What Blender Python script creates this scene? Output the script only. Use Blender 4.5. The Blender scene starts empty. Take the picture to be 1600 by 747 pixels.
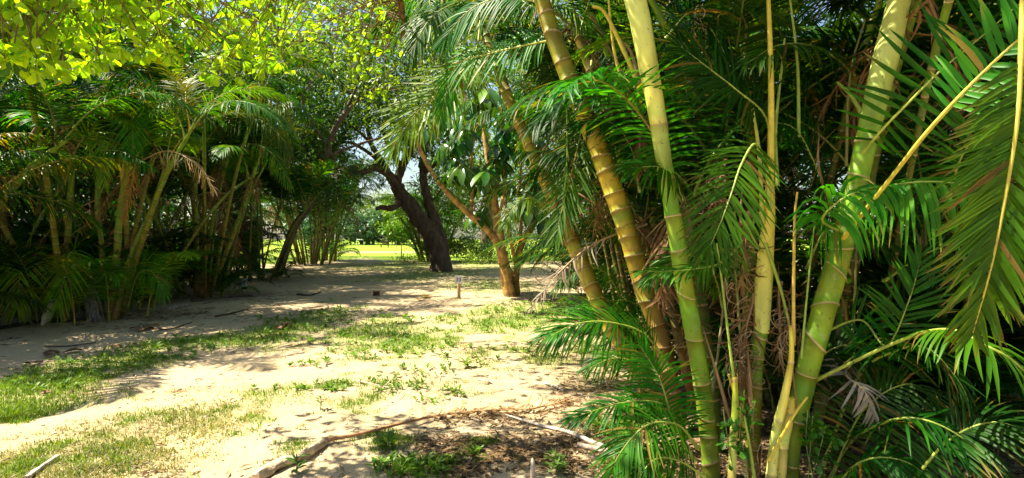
import bpy, math, random
import numpy as np
from mathutils import Vector, Matrix

SC = bpy.context.scene
COL = SC.collection
R = math.radians

# ------------------------------------------------------------------ camera, world, sun, exposure
CAM_H, FPX, V0 = 1.5, 850.0, 373.5          # eye height (m); focal length and centre row in photo pixels
cam_d = bpy.data.cameras.new('camera'); cam = bpy.data.objects.new('camera', cam_d); COL.objects.link(cam)
cam.location = (0, 0, CAM_H); cam.rotation_euler = (R(90), 0, 0)
cam_d.sensor_width = 36.0; cam_d.lens = 36.0 * FPX / 1600.0; cam_d.clip_start = 0.05; cam_d.clip_end = 3000
SC.camera = cam

SUN_EL, SUN_AZ = R(57), R(-82)              # azimuth clockwise from +Y: the sun stands to the left
S_DIR = Vector((math.sin(SUN_AZ) * math.cos(SUN_EL), math.cos(SUN_AZ) * math.cos(SUN_EL), math.sin(SUN_EL)))
W = bpy.data.worlds.new('World'); SC.world = W; W.use_nodes = True
wn = W.node_tree.nodes; wl = W.node_tree.links
sky = wn.new('ShaderNodeTexSky'); sky.sky_type = 'NISHITA'; sky.sun_disc = False
sky.sun_elevation = SUN_EL; sky.sun_rotation = SUN_AZ; sky.air_density = 1.2; sky.dust_density = 1.5
wn['Background'].inputs[1].default_value = 0.062
wl.new(sky.outputs[0], wn['Background'].inputs[0])
sun_d = bpy.data.lights.new('sun', 'SUN'); sun_d.energy = 5.0; sun_d.angle = R(0.53); sun_d.color = (1.0, 0.91, 0.70)
sun = bpy.data.objects.new('sun', sun_d); COL.objects.link(sun)
sun.rotation_euler = S_DIR.to_track_quat('Z', 'Y').to_euler(); sun.location = S_DIR * 60
SC.view_settings.view_transform = 'Standard'; SC.view_settings.look = 'None'
SC.view_settings.gamma = 1.0; SC.view_settings.use_curve_mapping = False
SC.view_settings.exposure = 1.75
SC.render.engine = 'CYCLES'
SC.cycles.max_bounces = 6; SC.cycles.diffuse_bounces = 3; SC.cycles.glossy_bounces = 2
SC.cycles.transmission_bounces = 3; SC.cycles.transparent_max_bounces = 4
SC.cycles.use_adaptive_sampling = True; SC.cycles.adaptive_threshold = 0.02
SC.cycles.caustics_reflective = False; SC.cycles.caustics_refractive = False

rng = np.random.default_rng(7)
random.seed(7)

# ------------------------------------------------------------------ helpers
def _h(ix, iy, seed):
    n = (ix * 374761393 + iy * 668265263 + seed * 974634541) & 0x7fffffff
    n = ((n ^ (n >> 13)) * 1274126177) & 0x7fffffff
    return ((n ^ (n >> 16)) & 0xffff) / 65535.0
def vnoise(x, y, seed=0):
    x = np.asarray(x, float); y = np.asarray(y, float)
    ix = np.floor(x).astype(np.int64); iy = np.floor(y).astype(np.int64)
    fx = x - ix; fy = y - iy; fx = fx * fx * (3 - 2 * fx); fy = fy * fy * (3 - 2 * fy)
    a = _h(ix, iy, seed); b = _h(ix + 1, iy, seed); c = _h(ix, iy + 1, seed); d = _h(ix + 1, iy + 1, seed)
    return (a * (1 - fx) + b * fx) * (1 - fy) + (c * (1 - fx) + d * fx) * fy
def fbm(x, y, seed=0, o=4):
    s = 0; a = 0.5
    for i in range(o):
        s = s + a * vnoise(np.asarray(x) * 2 ** i, np.asarray(y) * 2 ** i, seed + i * 17); a *= 0.5
    return s
def sstep(a, b, x):
    t = np.clip((np.asarray(x, float) - a) / (b - a), 0, 1); return t * t * (3 - 2 * t)
def ground_z(x, y):
    x = np.asarray(x, float); y = np.asarray(y, float)
    z = 0.07 * (fbm(x * 0.5, y * 0.5, 3, 3) - 0.44) + 0.035 * (fbm(x * 2.3, y * 2.3, 9, 3) - 0.44)
    z = z + 0.045 * (fbm(x * 4.0, y * 4.0, 21, 3) - 0.42) * (1 - sstep(9, 14, y)); z = z * (1 - sstep(30, 60, y))
    return z + 0.55 * sstep(42, 85, y) + 0.0 * x
def gz(x, y): return float(ground_z(x, y))
def P(u, v, Y): return np.array(((u - 800) / FPX * Y, Y, CAM_H - (v - V0) / FPX * Y))
def G(u, v, dz=0.0):                        # where the sight line through (u, v) meets the ground
    Y = CAM_H * FPX / (v - V0); x = (u - 800) / FPX * Y
    return np.array((x, Y, gz(x, Y) + dz))
def nrm(a):
    a = np.asarray(a, float); n = np.linalg.norm(a, axis=-1, keepdims=True); return a / np.maximum(n, 1e-9)
def smooth(pts, n):
    pts = np.asarray(pts, float)
    if len(pts) == 2: return pts[0] + (pts[1] - pts[0]) * np.linspace(0, 1, n)[:, None]
    p = np.vstack([2 * pts[0] - pts[1], pts, 2 * pts[-1] - pts[-2]])
    seg = len(pts) - 1; t = np.linspace(0, seg - 1e-6, n); i = t.astype(int); f = (t - i)[:, None]
    p0, p1, p2, p3 = p[i], p[i + 1], p[i + 2], p[i + 3]
    return 0.5 * (2 * p1 + (p2 - p0) * f + (2 * p0 - 5 * p1 + 4 * p2 - p3) * f ** 2 + (3 * p1 - p0 - 3 * p2 + p3) * f ** 3)
def frames(pts, hint=(0.3, 1, 0.1)):
    t = nrm(np.gradient(pts, axis=0)); b = np.zeros_like(t); prev = np.asarray(hint, float)
    for i in range(len(t)):
        prev = prev - t[i] * prev.dot(t[i])
        if np.linalg.norm(prev) < 1e-4: prev = np.cross(t[i], (1, 0.2, 0.3))
        prev = prev / np.linalg.norm(prev); b[i] = prev
    return t, b, np.cross(t, b)

class MB:
    """Collects shapes into ONE mesh; every vertex carries its own pigment colour."""
    def __init__(s): s.v = []; s.c = []; s.f = []; s.n = 0
    def add(s, V, F, C, mi=0):
        V = np.asarray(V, float).reshape(-1, 3); C = np.asarray(C, float)
        if C.ndim == 1: C = np.tile(C, (len(V), 1))
        s.v.append(V); s.c.append(C[:, :3]); F = np.asarray(F, np.int64)
        s.f.append((F + s.n, mi)); s.n += len(V)
    def tube(s, pts, rad, col, sides=8, mi=0, cap=True, wob=0.0, seed=0, flat=1.0, tilt=None):
        pts = np.asarray(pts, float); k = len(pts)
        rad = np.broadcast_to(np.asarray(rad, float), (k,)); t, b, n = frames(pts)
        a = np.linspace(0, 2 * math.pi, sides, endpoint=False)
        rr = rad[:, None] * np.ones(sides)
        if wob:
            aa = np.broadcast_to(a, (k, sides)); d = np.arange(k)[:, None] * 0.35
            rr = rr * (1 + wob * (np.sin(3 * aa + d + seed) + 0.6 * np.sin(5 * aa - d * 1.7 + seed * 2) + 0.5 * np.sin(2 * aa + d * 2.1)))
        V = pts[:, None] + rr[..., None] * (np.cos(a)[None, :, None] * b[:, None] + flat * np.sin(a)[None, :, None] * n[:, None])
        if tilt is not None: V = V + (tilt[0][:, None] * np.cos(a[None] - tilt[1][:, None]))[..., None] * t[:, None]
        i, j = np.meshgrid(np.arange(k - 1), np.arange(sides), indexing='ij'); j2 = (j + 1) % sides
        F = np.stack([i * sides + j, i * sides + j2, (i + 1) * sides + j2, (i + 1) * sides + j], -1).reshape(-1, 4)
        C = np.asarray(col, float)
        C = np.repeat(C, sides, 0) if C.ndim == 2 else np.tile(C, (k * sides, 1))
        s.add(V, F, C, mi)
        if cap:
            for e, o in ((0, 1), (k - 1, -1)):
                base = V[e]; c = base.mean(0, keepdims=True)
                Vc = np.vstack([base, c]); q = np.arange(sides)
                Fc = np.stack([(q + (1 if o == 1 else 0)) % sides, (q + (0 if o == 1 else 1)) % sides, np.full(sides, sides)], -1)
                s.add(Vc, Fc, C[e * sides], mi)
    def box(s, c, size, col, mi=0, rot=None, bev=0.0):
        x, y, z = np.asarray(size, float) / 2
        V = np.array([(sx * x, sy * y, sz * z) for sz in (-1, 1) for sy in (-1, 1) for sx in (-1, 1)])
        if rot is not None: V = V @ np.array(rot).T
        s.add(V + np.asarray(c, float), [(0, 2, 3, 1), (4, 5, 7, 6), (0, 1, 5, 4), (2, 6, 7, 3), (0, 4, 6, 2), (1, 3, 7, 5)], col, mi)
    def build(s, name, mats, parent=None, shade=True):
        me = bpy.data.meshes.new(name)
        V = np.vstack(s.v); C = np.vstack(s.c)
        me.vertices.add(len(V)); me.vertices.foreach_set('co', V.astype(np.float32).ravel())
        lo = []; st = []; mi = []; off = 0
        for F, m in s.f:
            k = F.shape[1]; lo.append(F.ravel()); st.append(off + np.arange(len(F)) * k); mi.append(np.full(len(F), m)); off += F.size
        lo = np.concatenate(lo); st = np.concatenate(st); mi = np.concatenate(mi)
        me.loops.add(len(lo)); me.loops.foreach_set('vertex_index', lo.astype(np.int32))
        me.polygons.add(len(st)); me.polygons.foreach_set('loop_start', st.astype(np.int32))
        if not isinstance(mats, (list, tuple)): mats = [mats]
        for m in mats: me.materials.append(m)
        me.polygons.foreach_set('material_index', mi.astype(np.int32))
        me.polygons.foreach_set('use_smooth', np.full(len(st), bool(shade)))
        a = me.color_attributes.new('Col', 'FLOAT_COLOR', 'POINT')
        a.data.foreach_set('color', np.hstack([C, np.ones((len(C), 1))]).astype(np.float32).ravel())
        me.update(calc_edges=True)
        o = bpy.data.objects.new(name, me); COL.objects.link(o)
        if parent: o.parent = parent
        return o

def tag(o, label=None, cat=None, group=None, kind=None):
    for k, v in (('label', label), ('category', cat), ('group', group), ('kind', kind)):
        if v: o[k] = v
    return o
def empty(name, loc, label, cat, group=None):
    o = bpy.data.objects.new(name, None); COL.objects.link(o); o.location = [float(q) for q in loc]
    return tag(o, label, cat, group)
def copy_part(src, parent, mat4=None):
    o = src.copy(); COL.objects.link(o); o.parent = parent
    if mat4 is not None: o.matrix_local = mat4
    return o

# ------------------------------------------------------------------ materials
def new_mat(name):
    m = bpy.data.materials.new(name); m.use_nodes = True
    nt = m.node_tree; nt.nodes.clear(); out = nt.nodes.new('ShaderNodeOutputMaterial')
    return m, nt.nodes, nt.links, out
def leaf_mat(name, rough=0.35, trans=0.4, tint=(1.35, 1.15, 0.5), spec=0.5, hue=0.02, val=0.35, sub=6.0):
    m, n, l, out = new_mat(name)
    at = n.new('ShaderNodeAttribute'); at.attribute_name = 'Col'
    oi = n.new('ShaderNodeObjectInfo')
    mr = n.new('ShaderNodeMapRange'); mr.inputs[3].default_value = 0.5 - hue; mr.inputs[4].default_value = 0.5 + hue
    mv = n.new('ShaderNodeMapRange'); mv.inputs[3].default_value = 1 - val; mv.inputs[4].default_value = 1 + val
    wn_ = n.new('ShaderNodeTexWhiteNoise'); wn_.noise_dimensions = '1D'
    l.new(oi.outputs['Random'], mr.inputs[0]); l.new(oi.outputs['Random'], wn_.inputs['W']); l.new(wn_.outputs[0], mv.inputs[0])
    tc = n.new('ShaderNodeTexCoord'); nz = n.new('ShaderNodeTexNoise'); nz.inputs['Scale'].default_value = sub; nz.inputs['Detail'].default_value = 3
    l.new(tc.outputs['Object'], nz.inputs['Vector'])
    m2 = n.new('ShaderNodeMapRange'); m2.inputs[1].default_value = 0.3; m2.inputs[2].default_value = 0.7
    m2.inputs[3].default_value = 0.75; m2.inputs[4].default_value = 1.25; l.new(nz.outputs[0], m2.inputs[0])
    mu = n.new('ShaderNodeMath'); mu.operation = 'MULTIPLY'; l.new(mv.outputs[0], mu.inputs[0]); l.new(m2.outputs[0], mu.inputs[1])
    hs = n.new('ShaderNodeHueSaturation'); l.new(at.outputs['Color'], hs.inputs['Color'])
    l.new(mr.outputs[0], hs.inputs['Hue']); l.new(mu.outputs[0], hs.inputs['Value'])
    b = n.new('ShaderNodeBsdfPrincipled'); b.inputs['Roughness'].default_value = rough
    b.inputs['Specular IOR Level'].default_value = spec
    l.new(hs.outputs[0], b.inputs['Base Color'])
    tm = n.new('ShaderNodeVectorMath'); tm.operation = 'MULTIPLY'; tm.inputs[1].default_value = tint; l.new(hs.outputs[0], tm.inputs[0])
    t = n.new('ShaderNodeBsdfTranslucent'); l.new(tm.outputs[0], t.inputs['Color'])
    mx = n.new('ShaderNodeMixShader'); mx.inputs[0].default_value = trans
    l.new(b.outputs[0], mx.inputs[1]); l.new(t.outputs[0], mx.inputs[2]); l.new(mx.outputs[0], out.inputs[0])
    return m
def solid_mat(name, rough=0.7, nscale=14, amt=0.3, bump=0.3, stretch=(1, 1, 1), bscale=40, dist=0.01, spec=0.35, grime=None, lichen=0):
    m, n, l, out = new_mat(name)
    at = n.new('ShaderNodeAttribute'); at.attribute_name = 'Col'
    tc = n.new('ShaderNodeTexCoord'); mp = n.new('ShaderNodeMapping'); mp.inputs['Scale'].default_value = stretch
    l.new(tc.outputs['Object'], mp.inputs[0])
    nz = n.new('ShaderNodeTexNoise'); nz.inputs['Scale'].default_value = nscale; nz.inputs['Detail'].default_value = 6; l.new(mp.outputs[0], nz.inputs[0])
    mv = n.new('ShaderNodeMapRange'); mv.inputs[1].default_value = 0.3; mv.inputs[2].default_value = 0.7
    mv.inputs[3].default_value = 1 - amt; mv.inputs[4].default_value = 1 + amt; l.new(nz.outputs[0], mv.inputs[0])
    hs = n.new('ShaderNodeHueSaturation'); l.new(at.outputs['Color'], hs.inputs['Color']); l.new(mv.outputs[0], hs.inputs['Value'])
    colr = hs.outputs[0]
    if grime:
        n2 = n.new('ShaderNodeTexNoise'); n2.inputs['Scale'].default_value = grime[1]; n2.inputs['Detail'].default_value = 5; n2.inputs['Roughness'].default_value = 0.7
        l.new(mp.outputs[0], n2.inputs[0])
        r2 = n.new('ShaderNodeMapRange'); r2.inputs[1].default_value = grime[2]; r2.inputs[2].default_value = grime[2] + 0.12; l.new(n2.outputs[0], r2.inputs[0])
        mx = n.new('ShaderNodeMix'); mx.data_type = 'RGBA'; l.new(r2.outputs[0], mx.inputs[0]); l.new(colr, mx.inputs[6]); mx.inputs[7].default_value = (*grime[0], 1)
        colr = mx.outputs[2]
    if lichen:
        n3 = n.new('ShaderNodeTexNoise'); n3.inputs['Scale'].default_value = lichen; n3.inputs['Detail'].default_value = 8; n3.inputs['Roughness'].default_value = 0.75; l.new(tc.outputs['Object'], n3.inputs[0])
        r3 = n.new('ShaderNodeMapRange'); r3.inputs[1].default_value = .56; r3.inputs[2].default_value = .72; r3.inputs[4].default_value = .55; l.new(n3.outputs[0], r3.inputs[0])
        m3 = n.new('ShaderNodeMix'); m3.data_type = 'RGBA'; l.new(r3.outputs[0], m3.inputs[0]); l.new(colr, m3.inputs[6]); m3.inputs[7].default_value = (.40, .40, .27, 1); colr = m3.outputs[2]
        n4 = n.new('ShaderNodeTexNoise'); n4.inputs['Scale'].default_value = lichen * 3; n4.inputs['Detail'].default_value = 4; l.new(tc.outputs['Object'], n4.inputs[0])
        r4 = n.new('ShaderNodeMapRange'); r4.inputs[1].default_value = .64; r4.inputs[2].default_value = .7; r4.inputs[4].default_value = .7; l.new(n4.outputs[0], r4.inputs[0])
        m4 = n.new('ShaderNodeMix'); m4.data_type = 'RGBA'; l.new(r4.outputs[0], m4.inputs[0]); l.new(colr, m4.inputs[6]); m4.inputs[7].default_value = (.10, .07, .02, 1); colr = m4.outputs[2]
    b = n.new('ShaderNodeBsdfPrincipled'); b.inputs['Roughness'].default_value = rough; b.inputs['Specular IOR Level'].default_value = spec
    l.new(colr, b.inputs['Base Color'])
    nb = n.new('ShaderNodeTexNoise'); nb.inputs['Scale'].default_value = bscale; nb.inputs['Detail'].default_value = 5; l.new(mp.outputs[0], nb.inputs[0])
    bp = n.new('ShaderNodeBump'); bp.inputs['Strength'].default_value = bump; bp.inputs['Distance'].default_value = dist
    l.new(nb.outputs[0], bp.inputs['Height']); l.new(bp.outputs[0], b.inputs['Normal']); l.new(b.outputs[0], out.inputs[0])
    return m
M_FROND = leaf_mat('palm_leaf', 0.42, 0.48, (1.7, 1.35, 0.15), 0.2, 0.018, 0.4)
M_DEADF = leaf_mat('dry_palm_leaf', 0.7, 0.25, (1.2, 1.0, 0.8), 0.2, 0.015, 0.3)
M_RACH = solid_mat('palm_rachis', 0.45, 20, 0.2, 0.1)
M_STEM = solid_mat('cane_stem', 0.5, 9, 0.3, 0.4, (1, 1, 0.3), 60, 0.004, 0.3, grime=((0.22, 0.13, 0.03), 6, 0.6), lichen=13)
M_BARK = solid_mat('bark', 0.9, 9, 0.45, 1.0, (1, 1, 0.25), 14, 0.06, 0.2)
M_PALEBARK = solid_mat('smooth_bark', 0.85, 7, 0.4, 0.9, (1, 1, 0.5), 22, 0.02, 0.15, grime=((0.10, 0.065, 0.03), 6, 0.56))
M_BROAD = leaf_mat('broad_leaf', 0.42, 0.65, (1.25, 1.42, 0.18), 0.4, 0.0, 0.0)
M_GLOSSY = leaf_mat('glossy_leaf', 0.27, 0.3, (1.5, 1.3, 0.2), 0.5, 0.02, 0.3)
M_TREELEAF = leaf_mat('tree_leaf', 0.42, 0.42, (1.4, 1.2, 0.4), 0.5, 0.02, 0.2, 0.6)
M_GRASS = leaf_mat('grass_blade', 0.5, 0.4, (1.3, 1.2, 0.5), 0.3, 0.0, 0.0, 0.8)
M_WOOD = solid_mat('dry_wood', 0.8, 18, 0.3, 0.7, (1, 0.3, 1), 50, 0.01, 0.2)
M_DRY = leaf_mat('dry_fibre', 0.7, 0.2, (1.1, 1.0, 0.8), 0.2, 0.0, 0.0)
M_PAINT = solid_mat('white_paint', 0.5, 30, 0.06, 0.1)
M_RUBBER = solid_mat('black_rubber', 0.5, 30, 0.2, 0.1)

# ------------------------------------------------------------------ ground: sand, soil and lawn in one sheet
def blob(u, v, ru, rv, a=1.0):
    Y = CAM_H * FPX / (v - V0)
    return ((u - 800) / FPX * Y, Y, ru / FPX * Y, Y * Y / (CAM_H * FPX) * rv, a)
GREEN = [blob(*q) for q in ((60,598,120,45),(180,566,110,30),(285,537,80,16),(15,640,70,24),(130,625,70,16,.6),(440,515,80,28),(505,492,50,14),(395,537,40,10,.8),
    (590,515,75,28),(655,530,75,24),(565,545,40,14,.7),(700,500,50,13,.8),(800,500,95,22),(860,482,70,15),(765,485,45,12),
    (600,600,60,24,.65),(520,600,50,24,.6),(660,580,70,20,.55),(820,545,70,18,.55),(560,635,55,25,.65),(730,560,80,18,.55),(455,700,45,14,.6),(600,695,60,28,.6),(640,728,90,25,.6),
    (760,705,60,30,.35),(640,414,110,9,.95),(760,411,90,11,.95),(770,445,90,14,.9),(650,432,90,10,.85),(690,424,80,10,.9),(560,440,40,8,.6),(600,418,60,6,.7),(520,470,30,8,.5),(855,560,50,14,.6),(900,540,60,20,.5),
    (965,660,60,30,.8),(985,720,60,40,.7),(870,735,30,14,.7),(150,700,220,50,.52),(320,650,150,34,.5),(60,745,120,30,.5),(420,610,70,18,.4),(560,570,120,20,.45),(680,620,80,20,.4),(480,408,80,4,.8),(430,412,60,4,.8))]
DRYG = [blob(*q) for q in ((150,700,210,55,.9),(300,650,150,38,.9),(80,740,160,40,.9),(370,618,120,22,.7),(860,560,110,24,.8),(700,588,130,28,.6),(480,640,120,30,.5),
    (760,545,100,18,.6),(930,590,80,40,.7),(470,700,70,30,.5))]
LITTER = [blob(*q) for q in ((760,705,120,34,.75),(880,730,110,36,.6),(700,735,110,26,.65),(930,600,60,20,.6),(820,650,110,18,.6),(1100,680,260,90,1),(1300,640,260,110,1),
    (200,492,220,12,.8),(330,462,130,8,.8),(420,435,90,6,.7),(560,418,130,8,.5),(790,468,80,8,.5),(470,540,70,10,.3))]
def cover(x, y, blobs):
    s = np.zeros(np.shape(x))
    for bx, by, rx, ry, a in blobs:
        d = ((x - bx) / rx) ** 2 + ((y - by) / ry) ** 2
        s = np.maximum(s, a * np.exp(-d * 0.9))
    return s
def lawn_mask(x, y):
    edge = 37 - 13 * sstep(13, 17, -np.asarray(x)) + 3 * (fbm(x * 0.15, y * 0.0 + 2, 5, 3) - 0.45) * 2
    track = np.exp(-(((x + 11.0 + (y - 40) * 0.2) / 1.1) ** 2)) * (1 - sstep(38, 46, y))
    strip = np.exp(-(((y - 56 + 0.02 * x) / 2.2) ** 2)) * sstep(-4, -8, x) * sstep(-26, -20, x)
    return sstep(-1.5, 1.5, y - edge) * (1 - 0.9 * track) * (1 - 0.8 * strip)
def make_ground():
    def axis(lim, d0, g):
        a = [0.0]; d = d0
        while a[-1] < lim: a.append(a[-1] + d); d = min(d * g, lim / 12)
        return np.array(a)
    ax = axis(600, 0.07, 1.026); xs = np.concatenate([-ax[:0:-1], ax])
    ys = np.concatenate([-axis(40, 0.3, 1.15)[:0:-1], axis(2, 0.15, 1.0)[:-1], 2.0 + axis(900, 0.05, 1.018)])
    X, Y = np.meshgrid(xs, ys); Z = ground_z(X, Y)
    g = np.clip(cover(X, Y, GREEN) * 1.6 - 0.45 + (fbm(X * 2.2, Y * 2.2, 40, 4) - 0.47) * 1.4 + (fbm(X * 6, Y * 6, 45, 3) - 0.45) * 1.5, 0, 1)
    lawn = lawn_mask(X, Y); g = np.maximum(g * 0.6, lawn)
    d = np.clip(cover(X, Y, DRYG) * 1.3 - 0.35 + (fbm(X * 3, Y * 3, 60, 4) - 0.47) * 2.0, 0, 1)
    li = np.clip(cover(X, Y, LITTER) * 1.4 - 0.35 + (fbm(X * 3.5, Y * 3.5, 80, 4) - 0.47) * 2.0, 0, 1)
    k = X.shape[1]; i, j = np.meshgrid(np.arange(X.shape[0] - 1), np.arange(k - 1), indexing='ij')
    F = np.stack([i * k + j, i * k + j + 1, (i + 1) * k + j + 1, (i + 1) * k + j], -1).reshape(-1, 4)
    mb = MB(); mb.add(np.stack([X, Y, Z], -1).reshape(-1, 3), F, np.stack([g, d, li], -1).reshape(-1, 3))
    m, n, l, out = new_mat('sandy_ground')
    at = n.new('ShaderNodeAttribute'); at.attribute_name = 'Col'; sp = n.new('ShaderNodeSeparateColor'); l.new(at.outputs['Color'], sp.inputs[0])
    tc = n.new('ShaderNodeTexCoord')
    def noise(sc, det=6, rough=0.6):
        q = n.new('ShaderNodeTexNoise'); q.inputs['Scale'].default_value = sc; q.inputs['Detail'].default_value = det; q.inputs['Roughness'].default_value = rough
        l.new(tc.outputs['Object'], q.inputs['Vector']); return q.outputs[0]
    def ramp(src, a, ca, b, cb):
        r = n.new('ShaderNodeValToRGB'); e = r.color_ramp.elements; e[0].position = a; e[0].color = (*ca, 1); e[1].position = b; e[1].color = (*cb, 1); l.new(src, r.inputs[0]); return r.outputs[0]
    def mix(fac, a, b):
        x = n.new('ShaderNodeMix'); x.data_type = 'RGBA'; l.new(fac, x.inputs[0]); l.new(a, x.inputs[6]); l.new(b, x.inputs[7]); return x.outputs[2]
    sand = ramp(noise(1.6), 0.3, (0.42, 0.30, 0.18), 0.7, (0.54, 0.42, 0.28))
    grit = ramp(noise(60, 4, 0.7), 0.35, (0.30, 0.21, 0.11), 0.6, (0.56, 0.44, 0.27))
    fm = n.new('ShaderNodeValue'); fm.outputs[0].default_value = 0.4
    sand = mix(fm.outputs[0], sand, grit)
    green = ramp(noise(9), 0.3, (0.07, 0.16, 0.012), 0.7, (0.19, 0.30, 0.03))
    lawn_c = ramp(noise(.8), 0.3, (0.17, 0.29, 0.02), 0.7, (0.28, 0.38, 0.035))
    dry = ramp(noise(14), 0.3, (0.24, 0.20, 0.09), 0.7, (0.44, 0.36, 0.20))
    soil = ramp(noise(22), 0.3, (0.13, 0.085, 0.05), 0.7, (0.33, 0.24, 0.16))
    gl = n.new('ShaderNodeMapRange'); gl.inputs[1].default_value = .6; gl.inputs[2].default_value = .95; l.new(sp.outputs['Red'], gl.inputs[0]); green = mix(gl.outputs[0], green, lawn_c)
    c = mix(sp.outputs['Red'], mix(sp.outputs['Blue'], mix(sp.outputs['Green'], sand, dry), soil), green)
    b = n.new('ShaderNodeBsdfPrincipled'); b.inputs['Roughness'].default_value = 0.95; b.inputs['Specular IOR Level'].default_value = 0.15
    l.new(c, b.inputs['Base Color'])
    ad = n.new('ShaderNodeMath'); ad.operation = 'ADD'; l.new(noise(22, 8, 0.65), ad.inputs[0]); l.new(noise(5, 4), ad.inputs[1])
    bp = n.new('ShaderNodeBump'); bp.inputs['Strength'].default_value = 0.9; bp.inputs['Distance'].default_value = 0.03
    l.new(ad.outputs[0], bp.inputs['Height']); l.new(bp.outputs[0], b.inputs['Normal']); l.new(b.outputs[0], out.inputs[0])
    tag(mb.build('ground', m), kind='structure')
make_ground()

# ------------------------------------------------------------------ leaf building blocks
def rand_basis(n, up_bias=0.0, dirs=None):
    d = rng.normal(size=(n, 3)) if dirs is None else dirs
    d = nrm(d); u = rng.normal(size=(n, 3)) * (1 - up_bias) + np.array((0, 0, 1.0)) * up_bias * 2
    u = nrm(u - d * (u * d).sum(1, keepdims=True)); s = np.cross(u, d)
    return d, s, u
LEAF_OBOV = (np.array([(0,0,0),(.35,-.13,.03),(.35,0,-.01),(.35,.13,.03),(.7,-.24,.03),(.7,0,-.03),(.7,.24,.03),(.92,-.16,0),(.92,0,-.06),(.92,.16,0),(1,0,-.08)]),
             [(0,1,2,2),(0,2,3,3),(1,4,5,2),(2,5,6,3),(4,7,8,5),(5,8,9,6),(7,10,8,8),(8,10,9,9)])
LEAF_LANC = (np.array([(0,0,0),(.4,-.2,.05),(.4,0,-.01),(.4,.2,.05),(1,0,-.12)]), [(0,1,2),(0,2,3),(1,4,2),(2,4,3)])
LEAF_LONG = (np.array([(0,0,0),(.25,-.1,.04),(.25,0,0),(.25,.1,.04),(.6,-.17,-.02),(.6,0,-.06),(.6,.17,-.02),(.85,-.1,-.13),(.85,0,-.15),(.85,.1,-.13),(1,0,-.23)]),
             [(0,1,2,2),(0,2,3,3),(1,4,5,2),(2,5,6,3),(4,7,8,5),(5,8,9,6),(7,10,8,8),(8,10,9,9)])
def tris(F):
    o = []
    for f in F:
        if len(f) == 3: o.append(f)
        elif f[2] == f[3]: o.append(f[:3])
        else: o += [(f[0], f[1], f[2]), (f[0], f[2], f[3])]
    return np.array(o)
def scatter(mb, tpl, pos, d, s, u, size, col, mi=0):
    T, F = tpl; F = tris(F); n = len(pos); k = len(T); size = np.broadcast_to(np.asarray(size, float), (n,))
    V = pos[:, None] + size[:, None, None] * (T[None, :, 0:1] * d[:, None] + T[None, :, 1:2] * s[:, None] + T[None, :, 2:3] * u[:, None])
    FF = (F[None] + (np.arange(n) * k)[:, None, None]).reshape(-1, 3)
    mb.add(V.reshape(-1, 3), FF, np.repeat(col, k, 0), mi)
def mixcol(n, cols, jit=0.15):
    cols = np.array(cols, float); w = rng.dirichlet(np.ones(len(cols)) * 0.6, n)
    return (w @ cols) * (1 + jit * rng.normal(size=(n, 1))).clip(0.4, 1.8)

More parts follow.
